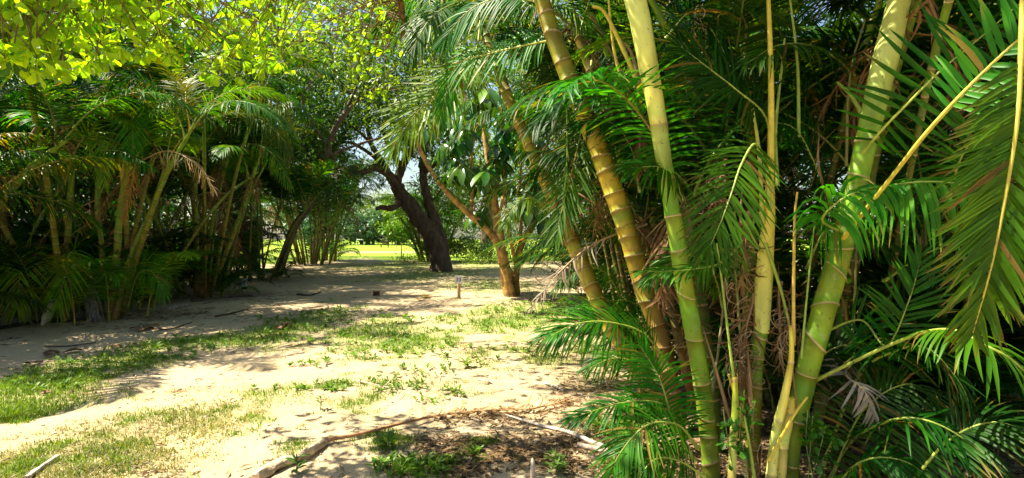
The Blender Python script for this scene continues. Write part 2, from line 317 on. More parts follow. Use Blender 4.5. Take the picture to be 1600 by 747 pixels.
# ------------------------------------------------------------------ palm fronds
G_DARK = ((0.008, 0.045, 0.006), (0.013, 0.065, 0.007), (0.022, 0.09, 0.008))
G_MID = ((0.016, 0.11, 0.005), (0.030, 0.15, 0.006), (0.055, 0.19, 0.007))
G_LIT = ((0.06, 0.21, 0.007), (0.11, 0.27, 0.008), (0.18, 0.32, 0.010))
G_YEL = ((0.12, 0.21, 0.010), (0.24, 0.25, 0.015), (0.07, 0.17, 0.008))
G_DEAD = ((0.20, 0.11, 0.045), (0.30, 0.19, 0.09), (0.13, 0.07, 0.03))
G_GREY = ((0.42, 0.37, 0.30), (0.34, 0.28, 0.21), (0.5, 0.46, 0.38))
def frond_mb(path, n=42, L=0.42, w=0.026, up=(0, 0, 1), droop=0.25, vee=0.3, pet=0.18, a0=72, a1=22, cols=G_MID, rach=(0.22, 0.26, 0.04),
             rr=0.011, seed=0, tipbrown=0.12, miss=0.03, mb=None, curl=0.0):
    r = np.random.default_rng(seed + 100); mb = mb or MB()
    pts = smooth(path, 40); seg = np.r_[0, np.cumsum(np.linalg.norm(np.diff(pts, axis=0), axis=1))]; tot = seg[-1]
    rad = np.interp(np.linspace(0, 1, 40), [0, 0.06, pet, 1], [rr * 1.9, rr * 1.25, rr, rr * 0.25])
    rc = np.asarray(rach)[None] * np.linspace(1.15, 0.75, 40)[:, None]
    mb.tube(pts, rad, rc, 6, 1, cap=False)
    s = np.repeat(np.linspace(pet, 0.995, n), 2) + r.normal(size=2 * n) * 0.006; s = np.clip(s, pet * 0.9, 0.998)
    side = np.tile([1.0, -1.0], n); keep = r.random(2 * n) > miss; s = s[keep]; side = side[keep]; m = len(s)
    p = np.stack([np.interp(s * tot, seg, pts[:, k]) for k in range(3)], -1)
    tg = nrm(np.gradient(pts, axis=0)); t = nrm(np.stack([np.interp(s * tot, seg, tg[:, k]) for k in range(3)], -1))
    upv = np.broadcast_to(np.asarray(up, float), (m, 3)) + 1e-3; b = nrm(np.cross(t, upv)); nn = np.cross(b, t)
    q = np.clip((s - pet) / (1 - pet), 0, 1)
    ang = np.radians(a0 + (a1 - a0) * q ** 1.3 + r.normal(size=m) * 3.5)
    prof = (0.55 + 0.45 * np.sin(np.clip(q * 1.25 + 0.18, 0, 1) * math.pi * 0.62)) * np.interp(q, [0, 0.08, 0.55, 0.85, 1], [0.75, 0.95, 1, 0.72, 0.42])
    ln = L * prof * (1 + r.normal(size=m) * 0.05)
    d = np.cos(ang)[:, None] * t + np.sin(ang)[:, None] * side[:, None] * b + (vee + r.normal(size=m) * 0.07)[:, None] * nn; d = nrm(d)
    st = np.array([0, .12, .35, .62, .85, 1.0]); wp = np.array([.45, .9, 1, .8, .42, .02]); dz = np.array((0, 0, -1.0))
    cur = p.copy(); dd = d.copy(); V = []; dr = droop * (1 + 0.5 * r.random(m))
    cu = r.normal(size=(m, 3)) * curl
    for k in range(6):
        wv = nrm(np.cross(dd, nn)); nk = np.cross(wv, dd); ww = (w * wp[k] * (0.75 + 0.25 * prof))[:, None]
        V += [cur + wv * ww * 0.5 + nk * ww * 0.16, cur, cur - wv * ww * 0.5 + nk * ww * 0.16]
        if k < 5:
            stp = (st[k + 1] - st[k]); dd = nrm(dd + dz * (dr * stp * 2.0)[:, None] + cu * stp * 3)
            cur = cur + dd * (ln * stp)[:, None]
    V = np.stack(V, 1)
    F = []
    for k in range(5):
        a = k * 3; F += [(a, a + 1, a + 4, a + 3), (a + 1, a + 2, a + 5, a + 4)]
    F = (np.array(F)[None] + (np.arange(m) * 18)[:, None, None]).reshape(-1, 4)
    base = np.array(cols, float); wgt = r.dirichlet(np.ones(len(base)) * 0.45, m); c = wgt @ base; old = r.random(m) < .03; c[old] = np.array((.20, .15, .03))
    C = np.repeat(c[:, None], 18, 1)
    tb = (r.random(m) < tipbrown); C[tb, 15:18] = (0.28, 0.17, 0.06); C[tb, 12:15] = 0.5 * C[tb, 12:15] + 0.5 * np.array((0.25, 0.17, 0.04))
    mb.add(V.reshape(-1, 3), F, C.reshape(-1, 3), 0)
    return mb
def arc(length, e0, e1, n=9, pw=1.2, side=0.0):
    a = np.radians(e0 + (e1 - e0) * np.linspace(0, 1, n) ** pw); st = length / (n - 1)
    x = np.r_[0, np.cumsum(np.cos(a[:-1]) * st)]; z = np.r_[0, np.cumsum(np.sin(a[:-1]) * st)]
    y = side * (x / max(x[-1], .1)) ** 2
    return np.stack([x, y, z], -1)
PROTO = {}
def protos(kind, cols, mats, specs, **kw):
    PROTO[kind] = []
    for i, (e0, e1, ln, dr) in enumerate(specs):
        mb = frond_mb(arc(ln, e0, e1, side=(-1) ** i * 0.15), droop=dr, cols=cols, seed=hash(kind) % 1 + i * 13 + len(PROTO) * 91, **kw)
        me = mb.build('frond', mats); PROTO[kind].append(me.data); bpy.data.objects.remove(me)
SPECS = [(82, 5, 1.9, .2), (75, -25, 2.1, .3), (66, -40, 2.2, .35), (55, -50, 2.0, .45), (40, -60, 2.0, .5), (78, -5, 1.6, .15), (25, -55, 1.8, .5), (62, -20, 2.0, .6)]
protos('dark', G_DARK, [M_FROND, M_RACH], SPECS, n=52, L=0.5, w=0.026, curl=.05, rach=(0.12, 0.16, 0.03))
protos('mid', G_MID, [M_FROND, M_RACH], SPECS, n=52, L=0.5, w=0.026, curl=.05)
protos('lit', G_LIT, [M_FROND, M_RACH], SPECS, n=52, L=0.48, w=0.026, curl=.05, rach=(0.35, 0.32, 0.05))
protos('yellow', G_YEL, [M_FROND, M_RACH], SPECS, n=46, L=0.46, w=0.024, curl=.06, rach=(0.45, 0.30, 0.05), tipbrown=0.7)
protos('dead', G_DEAD, [M_DEADF, M_RACH], [(-30, -85, 1.5, .6), (-60, -92, 1.4, .5), (5, -88, 1.6, .8)], n=30, L=0.4, w=0.02, rach=(0.25, 0.15, 0.07), miss=.2, curl=.35, tipbrown=0, vee=-.1)
protos('grey', G_GREY, [M_DEADF, M_RACH], [(-20, -88, 1.0, .9), (-70, -92, 1.1, .5)], n=20, L=0.36, w=0.026, rach=(0.40, 0.34, 0.26), miss=.3, curl=.4, tipbrown=0, vee=-.1)
protos('fine', G_MID, [M_FROND, M_RACH], [(80, 10, 1.1, .2), (65, -30, 1.2, .3), (45, -45, 1.2, .4)], n=30, L=0.3, w=0.02, rach=(0.2, 0.28, 0.04))
def put_frond(root, kind, idx, loc, az, scale=1.0, tilt=0.0, roll=0.0):
    me = PROTO[kind][idx % len(PROTO[kind])]
    o = bpy.data.objects.new('dry_frond' if kind in ('dead', 'grey') else 'frond', me); COL.objects.link(o); o.parent = root
    lo = np.asarray(loc, float) - np.array(root.location)
    o.matrix_local = Matrix.Translation(lo.tolist()) @ Matrix.Rotation(az, 4, 'Z') @ Matrix.Rotation(tilt, 4, 'Y') @ Matrix.Rotation(roll, 4, 'X') @ Matrix.Scale(scale, 4)
    return o
def local(root, pts): return np.asarray(pts, float) - np.array(root.location)

# ------------------------------------------------------------------ ringed cane stems
C_GOLD = np.array((0.32, 0.25, 0.02)); C_OLIVE = np.array((0.19, 0.18, 0.012)); C_GREEN = np.array((0.17, 0.29, 0.015)); C_PALE = np.array((0.50, 0.56, 0.14))
C_YEL = np.array((0.62, 0.50, 0.06)); C_RING = np.array((0.46, 0.34, 0.17)); C_DARKST = np.array((0.09, 0.09, 0.015)); C_BROWN = np.array((0.22, 0.11, 0.03))
def stem(root, path, rads, cols, spacing=0.18, ring=C_RING, shaft=None, sides=14, seed=0, name='stem', flare=1.06, rscale=1.0):
    """A cane with leaf scars every `spacing` metres; shaft=(t0, t1) leaves a smooth crown shaft."""
    r = np.random.default_rng(seed + 5)
    pts = smooth(path, 160); seg = np.r_[0, np.cumsum(np.linalg.norm(np.diff(pts, axis=0), axis=1))]; tot = seg[-1]
    tt = np.linspace(0, 1, len(rads)); tc = np.linspace(0, 1, len(cols)); cols = np.array(cols, float)
    st = []; d = 0.0
    while d < tot:
        sp = spacing * max(.55, 1 + r.normal() * 0.2)
        rh = rscale * r.uniform(.6, 1.4); st += [(d, 1, 2), (d + 0.005 * rh, 1, 1), (d + 0.011 * rh, 1, 1), (d + 0.017 * rh, 0, 0), (d + sp * 0.35, 0, 0), (d + sp * 0.75, 0, 0)]; d += sp
    st = [q for q in st if q[0] < tot] + [(tot, 0, 0)]
    S = np.array([q[0] for q in st]); t = S / tot
    p = np.stack([np.interp(S, seg, pts[:, k]) for k in range(3)], -1)
    p = p + np.repeat(np.cumsum(r.normal(size=(len(st) // 6 + 1, 3)) * 0.0015, 0), 6, 0)[:len(st)]
    rd = np.interp(t, tt, rads); c = np.stack([np.interp(t, tc, cols[:, k]) for k in range(3)], -1)
    for i, q in enumerate(st):
        smo = shaft is not None and shaft[0] < t[i] < shaft[1]
        if q[1] and not smo: rd[i] *= flare if q[2] == 1 else 1.02
        if q[2] == 1 and not smo: c[i] = (ring if i % 6 == 1 else c[i] * .45 + ring * .5) * r.uniform(.7, 1.15)
        elif q[2] == 2 and not smo: c[i] = c[i] * .55 + np.array((.03, .015, .0))
        elif not smo: c[i] = c[i] * (1 + r.normal(size=3) * np.array((.16, .1, .1))).clip(.5, 1.5)
    gi = np.minimum(np.arange(len(st)) // 6, len(st) // 6); ta = np.abs(r.normal(size=gi.max() + 1))[gi] * rd * .28; tp_ = (r.random(gi.max() + 1) * 6.28)[gi]
    if shaft is not None and shaft[0] <= 0: ta = ta * 0
    mb = MB(); mb.tube(local(root, p), rd, c, sides, 0, True, 0.02, seed, 1.0, (ta, tp_))
    return mb.build(name, M_STEM, root), pts
def at_frac(pts, f):
    i = min(len(pts) - 1, int(f * (len(pts) - 1))); return pts[i]

def clump(label, centre, n_st=12, rad=0.8, hmin=1.6, hmax=3.4, per=6, kinds=(('dark', 5), ('mid', 3), ('yellow', 1)), seed=0, scale=1.0, thick=0.055,
          low=10, dead=6, lean=0.35, given=(), group='clumping palms along the sandy track', stemcols=((C_DARKST, C_OLIVE), (C_OLIVE, C_GREEN * .7), (C_BROWN, C_OLIVE)), sides=10, lowmax=1.2):
    rr = random.Random(seed * 7 + 1)
    root = empty('clumping_palm', (centre[0], centre[1], gz(centre[0], centre[1]) - 0.02), label, 'palm', group)
    ks = [k for k, wt in kinds for _ in range(wt)]; nf = 0
    tops = []
    for pth, wr, cl, sp, sh in given:
        o, pts = stem(root, pth, wr, cl, sp, shaft=sh, seed=seed * 31 + len(tops), sides=sides); tops.append((pts, wr[-1]))
    for i in range(n_st):
        a = rr.random() * 6.283; q = rad * math.sqrt(rr.random()); b = np.array((centre[0] + q * math.cos(a), centre[1] + q * math.sin(a), 0)); b[2] = gz(b[0], b[1]) - 0.05
        h = rr.uniform(hmin, hmax); le = lean * (0.4 + q / rad) * rr.uniform(0.4, 1.3); a2 = a + rr.uniform(-.5, .5)
        d = np.array((math.cos(a2), math.sin(a2), 0)) * h * le
        pth = [b, b + d * 0.3 + (0, 0, h * 0.4), b + d * 0.62 + (0, 0, h * 0.75), b + d + (0, 0, h)]
        th = thick * rr.uniform(0.7, 1.15); cl = rr.choice(stemcols)
        o, pts = stem(root, pth, [th * 1.15, th, th * 0.9, th * 1.0, th * 0.5], [cl[0], cl[1], cl[1], C_GREEN * 0.9, C_GREEN], 0.15 * rr.uniform(.8, 1.3), shaft=(0.8, 1.0), seed=seed * 31 + 50 + i, sides=8)
        tops.append((pts, th))
    for pts, th in tops:
        az0 = rr.random() * 6.283; dt = nrm(pts[-1] - pts[-12])
        for j in range(per):
            if nf >= 98: break
            az = az0 + j * 2.4 + rr.uniform(-.4, .4); idx = rr.choice((0, 1, 1, 2, 2, 3, 4, 5, 7))
            put_frond(root, rr.choice(ks), idx, at_frac(pts, 1 - 0.02 * j), az, scale * rr.uniform(.8, 1.15), rr.uniform(-.15, .2), rr.uniform(-.25, .25)); nf += 1
    for j in range(low):
        if nf >= 99: break
        a = rr.random() * 6.283; q = rad * rr.uniform(0.5, 1.15); x, y = centre[0] + q * math.cos(a), centre[1] + q * math.sin(a)
        put_frond(root, rr.choice(ks), rr.choice((0, 1, 2, 3, 5)), (x, y, gz(x, y) + rr.uniform(-.04, .05)), a + rr.uniform(-.5, .5), scale * rr.uniform(.55, 1) * lowmax); nf += 1
    for j in range(dead):
        pts, th = rr.choice(tops); f = rr.uniform(.55, .95)
        put_frond(root, 'dead', rr.randrange(3), at_frac(pts, f), rr.random() * 6.283, scale * rr.uniform(.6, 1.05))
    return root, tops

# ------------------------------------------------------------------ broadleaf trees
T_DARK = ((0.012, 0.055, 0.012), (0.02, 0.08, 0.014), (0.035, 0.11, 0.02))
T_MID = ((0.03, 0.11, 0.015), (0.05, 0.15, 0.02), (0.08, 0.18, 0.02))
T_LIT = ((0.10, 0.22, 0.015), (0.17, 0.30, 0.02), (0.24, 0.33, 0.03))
T_HAZE = ((0.03, 0.10, 0.06), (0.05, 0.14, 0.08), (0.08, 0.17, 0.08))  # blue distance haze put into the leaf colour of far trees
def leaf_cloud(mb, centres, radii, per, size, cols, tpl=LEAF_LANC, flat=0.7, up=0.5):
    centres = np.asarray(centres, float); n = len(centres)
    idx = np.repeat(np.arange(n), per); off = rng.normal(size=(n * per, 3)) * np.array((1, 1, flat))
    off = off / np.maximum(1, np.linalg.norm(off, axis=1, keepdims=True) / 1.7)
    pos = centres[idx] + off * np.asarray(radii)[idx][:, None] * 0.62
    dd = nrm(off + rng.normal(size=off.shape) * 0.8 + np.array((0, 0, -0.25)))
    d, s, u = rand_basis(len(pos), up, dd)
    cc = mixcol(n, cols, .12)[idx] * (1 + .15 * rng.normal(size=(len(pos), 1))).clip(.5, 1.6)
    scatter(mb, tpl, pos, d, s, u, size * rng.uniform(.65, 1.25, len(pos)), cc)
def wiggle(a, b, n, amp):
    a = np.asarray(a, float); b = np.asarray(b, float); t = np.linspace(0, 1, n)[:, None]
    p = a + (b - a) * t; L = np.linalg.norm(b - a)
    p[1:-1] += rng.normal(size=(n - 2, 3)) * amp * L
    return smooth(p, n * 4)
def broad_tree(label, base, h, cr, cols, leaf=0.3, ncl=60, per=70, tr=0.22, lo=0.3, group=None, name='broadleaf_tree', bark=(0.14, 0.10, 0.07), lean=(0, 0), cat='tree'):
    x, y = base[0], base[1]; z = gz(x, y)
    root = empty(name, (x, y, z - 0.05), label, cat, group)
    top = np.array((lean[0], lean[1], h * 0.72))
    tp = wiggle((0, 0, 0), top, 6, 0.035)
    mb = MB(); mb.tube(tp, np.linspace(tr * 1.25, tr * 0.35, len(tp)), bark, 9, 0, True, .06, rng.random() * 6); mb.build('trunk', M_BARK, root)
    cc = []; rad = []
    cz = h * (lo + 1) / 2; hz = h * (1 - lo) / 2
    while len(cc) < ncl:
        q = rng.normal(size=3); q = q / np.linalg.norm(q) * rng.uniform(.35, 1.0) ** .5
        wob = 0.8 + 0.45 * vnoise(q[0] * 2 + x, q[2] * 2 + y, 4)
        c = np.array((q[0] * cr * wob + lean[0], q[1] * cr * wob + lean[1], cz + q[2] * hz * wob)); cc.append(c); rad.append(cr * rng.uniform(.16, .34))
    for i in range(7):
        f = rng.uniform(.4, .95); s = tp[int(f * (len(tp) - 1))]; e = cc[rng.integers(ncl)]
        lp = wiggle(s, e, 5, .07); m2 = MB(); m2.tube(lp, np.linspace(tr * .45, tr * .08, len(lp)), bark, 6); m2.build('limb', M_BARK, root)
    mb = MB(); leaf_cloud(mb, cc, rad, per, leaf, cols); mb.build('crown', M_TREELEAF, root)
    return root

# trees beyond the lawn, in the gap at the end of the track
FAR = [(-34, 92, 9.5, 6, T_HAZE, 'tall haze-tinted tree beyond the lawn, seen beside the left palms'), (-26.5, 96, 8.2, 5, T_MID, 'rounded mid-green tree beyond the lawn under the patch of sky'),
       (-20, 94, 8.6, 5.5, T_LIT, 'sunlit yellow-green tree at the far side of the lawn'), (-13, 92, 12, 6, T_HAZE, 'far tree partly hidden by the leaning trunk'),
       (-30, 84, 6.5, 4.0, T_HAZE, 'low haze-tinted bushy tree at the far edge of the lawn'), (-23, 86, 5.5, 3.4, T_HAZE, 'low dark round tree in the middle of the far edge'),
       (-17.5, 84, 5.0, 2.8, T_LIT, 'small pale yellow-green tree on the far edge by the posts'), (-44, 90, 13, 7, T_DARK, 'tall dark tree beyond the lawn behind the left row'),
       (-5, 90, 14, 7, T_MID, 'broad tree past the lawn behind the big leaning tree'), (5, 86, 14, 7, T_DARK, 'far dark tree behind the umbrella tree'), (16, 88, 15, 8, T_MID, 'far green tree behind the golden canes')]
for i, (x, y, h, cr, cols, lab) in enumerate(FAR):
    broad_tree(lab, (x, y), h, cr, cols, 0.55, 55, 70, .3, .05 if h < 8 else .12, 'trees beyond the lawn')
# trees closer by, either side of the track
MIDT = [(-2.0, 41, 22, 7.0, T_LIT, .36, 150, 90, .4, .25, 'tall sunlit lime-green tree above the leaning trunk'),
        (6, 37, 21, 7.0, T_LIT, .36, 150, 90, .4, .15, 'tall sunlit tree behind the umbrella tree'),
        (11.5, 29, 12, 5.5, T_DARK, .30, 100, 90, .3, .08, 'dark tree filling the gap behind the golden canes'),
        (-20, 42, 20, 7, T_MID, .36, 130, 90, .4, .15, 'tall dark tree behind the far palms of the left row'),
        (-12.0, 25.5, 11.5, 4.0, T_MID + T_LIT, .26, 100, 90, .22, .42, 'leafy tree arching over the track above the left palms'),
        (-13.5, 17.5, 13, 4.0, T_MID, .27, 80, 55, .22, .5, 'added slender shade tree with a high crown behind the slanting palm canes'),  # tree added to shade the track, crown kept thin for dapples
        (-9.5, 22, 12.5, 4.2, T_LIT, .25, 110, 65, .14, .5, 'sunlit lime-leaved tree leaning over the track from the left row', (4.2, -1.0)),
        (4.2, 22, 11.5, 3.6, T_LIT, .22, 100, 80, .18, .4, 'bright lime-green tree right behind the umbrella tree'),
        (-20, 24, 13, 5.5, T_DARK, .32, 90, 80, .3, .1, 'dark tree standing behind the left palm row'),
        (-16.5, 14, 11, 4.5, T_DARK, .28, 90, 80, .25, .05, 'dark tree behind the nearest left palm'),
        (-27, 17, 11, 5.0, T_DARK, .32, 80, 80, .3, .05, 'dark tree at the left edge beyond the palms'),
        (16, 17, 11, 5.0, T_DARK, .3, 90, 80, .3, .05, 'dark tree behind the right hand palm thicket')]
for x, y, h, cr, cols, lf, ncl, per, tr, lo, lab, *ln in MIDT:
    broad_tree(lab, (x, y), h, cr, cols, lf, ncl, per, tr, lo, 'broadleaf trees beside the track', lean=ln[0] if ln else (0, 0))

def shrub(label, base, h, r, cols, leaf=0.12, ncl=24, per=60, group='shrubs behind the umbrella tree', name='leafy_shrub', tpl=LEAF_LANC, mat=None):
    x, y = base[0], base[1]; root = empty(name, (x, y, gz(x, y) - .02), label, 'shrub', group)
    cc = []; rad = []
    for i in range(ncl):
        q = rng.normal(size=3); q = q / np.linalg.norm(q) * rng.uniform(.3, 1)
        c = np.array((q[0] * r, q[1] * r, h * (.5 + .48 * q[2]))); cc.append(c); rad.append(r * rng.uniform(.2, .4))
    mb = MB()
    for c in cc[::2]:
        lp = wiggle((rng.normal() * .06, rng.normal() * .06, 0), c, 4, .06); mb.tube(lp, np.linspace(.018, .005, len(lp)), (.16, .11, .06), 5)
    mb.build('stem', M_BARK, root); mb = MB(); leaf_cloud(mb, cc, rad, per, leaf, cols, tpl); mb.build('foliage', mat or M_TREELEAF, root)
    return root
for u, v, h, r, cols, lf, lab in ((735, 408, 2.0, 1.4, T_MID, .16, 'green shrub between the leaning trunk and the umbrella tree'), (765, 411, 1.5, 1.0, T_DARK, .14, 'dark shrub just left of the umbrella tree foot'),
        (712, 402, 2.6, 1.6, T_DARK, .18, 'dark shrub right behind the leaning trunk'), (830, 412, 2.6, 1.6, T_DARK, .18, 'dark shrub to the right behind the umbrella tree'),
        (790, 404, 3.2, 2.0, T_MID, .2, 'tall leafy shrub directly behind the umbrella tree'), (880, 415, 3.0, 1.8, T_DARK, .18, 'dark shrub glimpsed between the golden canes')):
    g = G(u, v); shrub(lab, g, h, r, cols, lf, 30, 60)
g = G(645, 411); shrub('low light green plants at the foot of the leaning tree, left side', g, .55, 1.6, T_LIT, .12, 26, 40, 'low plants round the leaning tree', 'low_plant')
g = G(765, 413); shrub('low bright green plants right of the leaning tree', g, .5, 1.7, T_LIT, .12, 26, 40, 'low plants round the leaning tree', 'low_plant')

# the big dark tree leaning over the track
def leaning_tree():
    b = G(690, 424); Y0 = b[1]
    root = empty('leaning_tree', b, 'large dark rough-barked tree leaning left over the end of the track', 'tree')
    bark = (0.085, 0.058, 0.04)
    def PT(lst): return np.array([P(u, v, Y0 + dy) for u, v, dy in lst]) - b
    def limb(lst, w0, w1, name='limb', sides=9, wob=.09):
        pts = smooth(PT(lst), 14 * len(lst)); w = np.linspace(w0, w1 * .7, len(pts)) * .8 / 2 / FPX * Y0
        mb = MB(); mb.tube(pts, w, bark, sides, 0, True, wob, rng.random() * 6); mb.build(name, M_BARK, root); return pts
    t = [(692, 430, 0), (684, 395, 0), (672, 365, .1), (650, 335, .2), (630, 308, .3), (618, 290, .3)]
    p = smooth(PT(t), 70); w = np.interp(np.linspace(0, 1, 70), [0, .12, .5, 1], [38, 29, 27, 20]) / 2 / FPX * Y0
    mb = MB(); mb.tube(p, w, bark, 16, 0, True, .1, 1.0); mb.build('trunk', M_BARK, root)
    limb([(696, 425, .45), (688, 370, .5), (674, 330, .5), (664, 295, .6), (660, 262, .7)], 27, 20)
    ends = []; small = []
    L = [([(632, 312, .3), (612, 325, -.2), (598, 324, -.6), (588, 326, -.9)], 14, 10),
         ([(622, 295, .3), (606, 272, -.3), (585, 262, -.8), (558, 272, -1.6), (530, 264, -2.6), (500, 240, -3.6), (470, 228, -4.4)], 20, 5),
         ([(560, 270, -1.6), (545, 262, -2.2), (520, 275, -3.2), (498, 268, -3.8)], 8, 3),
         ([(620, 292, .3), (600, 258, .6), (582, 228, 1), (574, 196, 1.2), (577, 165, 1.5), (585, 120, 2)], 15, 5),
         ([(600, 258, .6), (566, 232, -.4), (540, 222, -1.4), (500, 232, -2.6), (450, 236, -3.6)], 8, 3),
         ([(582, 228, 1), (560, 205, .4), (535, 196, -.6), (500, 205, -1.6)], 7, 3),
         ([(618, 290, .3), (628, 262, .4), (644, 230, .3), (652, 190, .3), (650, 140, .4), (640, 90, 0)], 19, 6),
         ([(660, 262, .7), (664, 225, 1), (680, 190, 1.5), (705, 150, 2.4), (730, 110, 3)], 17, 5),
         ([(628, 262, .4), (612, 235, -.6), (600, 205, -1.6), (604, 165, -2.6), (598, 130, -3.4)], 11, 4),
         ([(644, 230, .3), (622, 205, .9), (612, 175, 1.6), (618, 130, 2.4)], 9, 3),
         ([(574, 196, 1.2), (552, 170, 1.8), (520, 155, 2.6), (490, 160, 3.2)], 7, 3),
         ([(662, 270, .7), (690, 250, -.4), (715, 240, -1.4), (735, 215, -2)], 10, 4)]
    for lst, w0, w1 in L:
        pts = limb(lst, w0, w1)
        if lst[-1][0] != 588: small += [q + rng.normal(size=3) * (.25, .5, .35) for q in pts[len(pts) // 3::9]]
        if lst[-1][0] != 588: ends += list(pts[len(pts) // 2::6])
    cc = [];
    for e in ends:
        for _ in range(4): cc.append(e + rng.normal(size=3) * (1.0, 1.3, .7))
    for u, v, dy in [(rng.uniform(600, 760), rng.uniform(90, 250), rng.uniform(-3, 3)) for _ in range(40)] + [(rng.uniform(440, 600), rng.uniform(60, 190), rng.uniform(-4, 3)) for _ in range(70)] + \
            [(rng.uniform(655, 760), rng.uniform(240, 345), rng.uniform(.6, 4)) for _ in range(45)] + [(rng.uniform(420, 760), rng.uniform(-60, 110), rng.uniform(-3, 5)) for _ in range(120)] + [(rng.uniform(455, 535), rng.uniform(180, 300), rng.uniform(-5, 2)) for _ in range(24)]:
        cc.append(P(u, v, Y0 + dy) - b)
    cc = [c for c in cc if not (530 < 800 + FPX * (c[0] + b[0]) / (c[1] + b[1]) < 608 and 200 < V0 - FPX * (c[2] + b[2] - CAM_H) / (c[1] + b[1]) < 345)]
    for c in cc[::9]:
        e = ends[int(np.argmin([np.linalg.norm(c - q) for q in ends]))]
        if np.linalg.norm(c - e) < 3.5:
            lp = wiggle(e, c, 4, .08); mb = MB(); mb.tube(lp, np.linspace(.05, .012, len(lp)), bark, 5); mb.build('branch', M_BARK, root)
    mb = MB(); leaf_cloud(mb, small, [rng.uniform(.3, .6) for _ in small], 22, .17, T_DARK + T_MID); leaf_cloud(mb, cc, [rng.uniform(.45, .95) for _ in cc], 75, .19, T_DARK + T_MID); mb.build('crown', M_TREELEAF, root)
leaning_tree()

# the umbrella tree with orange trunks and drooping leaf rosettes
def umbrella_tree():
    b = G(796, 463); Y0 = b[1]
    root = empty('umbrella_tree', b, 'multi-stemmed umbrella tree with orange-brown trunks and glossy drooping leaf rosettes', 'tree')
    bark = np.array((0.42, 0.26, 0.085))
    def limb(lst, w0, w1, name='limb', cl=bark, n=None):
        pts = smooth(np.array([P(u, v, Y0 + dy) for u, v, dy in lst]) - b, 12 * len(lst)); w = np.linspace(w0, w1, len(pts)) * .82 / 2 / FPX * Y0
        mb = MB(); mb.tube(pts, w, np.asarray(cl)[None] * (1 + .18 * rng.normal(size=(len(pts), 1))).clip(.6, 1.5), 10, 0, True, .09, rng.random() * 6); mb.build(name, M_PALEBARK, root); return pts
    limb([(797, 468, 0), (791, 430, 0), (784, 395, 0), (777, 350, 0), (770, 300, 0), (764, 260, .1), (758, 215, .2), (756, 180, .2)], 24, 7, 'trunk')
    limb([(790, 415, 0), (774, 375, -.1), (752, 350, -.1), (728, 330, -.2), (704, 306, -.3), (684, 282, -.4), (664, 250, -.5), (654, 222, -.6), (655, 190, -.7)], 15, 6)
    limb([(806, 466, .2), (806, 430, .2), (812, 392, .2), (826, 360, .2), (842, 325, .3), (850, 290, .3)], 17, 5, 'trunk', bark * .7)
    limb([(808, 425, .2), (800, 385, 0), (792, 350, -.1), (790, 310, -.2)], 8, 4, 'limb', bark * .8)
    limb([(812, 392, .2), (814, 350, .4), (812, 300, .5), (815, 250, .6)], 8, 4, 'limb', bark * .75)
    limb([(776, 350, 0), (786, 310, -.2), (788, 270, -.2), (790, 215, -.2)], 7, 4)
    limb([(736, 335, -.2), (738, 290, .1), (736, 250, .2), (742, 210, .3)], 7, 4)
    spots = [(712, 190), (735, 178), (762, 168), (790, 180), (806, 200), (745, 205), (720, 222), (770, 210), (795, 228), (700, 212), (728, 248), (752, 262), (738, 285), (792, 262), (808, 290),
             (822, 320), (712, 262), (780, 300), (760, 320), (690, 235), (815, 250), (832, 300), (845, 345), (800, 165), (770, 140), (745, 150), (720, 160), (780, 245), (698, 180), (826, 215),
             (840, 260), (757, 235), (680, 205), (856, 300), (690, 160), (830, 180), (810, 135), (850, 220), (705, 235)]
    proto = []
    for q in range(4):
        mb = MB(); nl = 8 + q % 2
        for i in range(nl):
            a = i * 6.283 / nl + rng.normal() * .1; dr = rng.uniform(-1.0, -.6)
            d = nrm(np.array([[math.cos(a), math.sin(a), dr]])); st = .05
            mb.tube(np.array([(0, 0, 0), d[0] * st]), [.004, .004], (.2, .25, .06), 4, 0, False)
            s = nrm(np.cross(d, (0, 0, 1.))); u = np.cross(s, d)
            col = np.array(random.choice(((.025, .11, .012), (.045, .15, .014), (.09, .21, .014), (.015, .07, .010))))[None]
            scatter(mb, LEAF_LONG, d * st, d, s, u, rng.uniform(.34, .46), col)
        mb.tube(smooth([(0, 0, 0), (.03, .02, -.15), (.12, .05, -.34)], 6), .005, (.25, .26, .07), 4, 0, False)
        o = mb.build('leaf_rosette', M_GLOSSY); proto.append(o.data); bpy.data.objects.remove(o)
    cnt = 0
    for u, v in spots:
        for k in range(2 if rng.random() < .75 else 1):
            dy = rng.uniform(-1.1, 1.2); p = P(u + rng.normal() * 9, v + rng.normal() * 9, Y0 + dy) - b
            o = bpy.data.objects.new('leaf_rosette', random.choice(proto)); COL.objects.link(o); o.parent = root
            o.matrix_local = Matrix.Translation(p.tolist()) @ Matrix.Rotation(rng.random() * 6.283, 4, 'Z') @ Matrix.Rotation(rng.normal() * .2, 4, 'X') @ Matrix.Scale(rng.uniform(1.1, 1.5), 4); cnt += 1
    o = bpy.data.objects.new('leaf_rosette', proto[0]); COL.objects.link(o); o.parent = root
    o.matrix_local = Matrix.Translation((P(700, 268, Y0 - .5) - b).tolist())
umbrella_tree()

def hand_frond(root, lst, L, n=34, cols=G_MID, up=(0, 0, 1), w=.03, droop=.4, vee=.1, pet=.15, rach=(.28, .30, .06), rr=.011, dead=False, seed=0, **kw):
    o = frond_mb([np.array(P(*q)) - np.array(root.location) for q in lst], int(n * 1.3), L, w * .8, up, droop, vee, pet, cols=cols, rach=rach, rr=rr, seed=seed + int(lst[0][0]) + int(lst[-1][1]), **kw)
    return o.build('dry_frond' if dead else 'frond', [M_DEADF if dead else M_FROND, M_RACH], root)
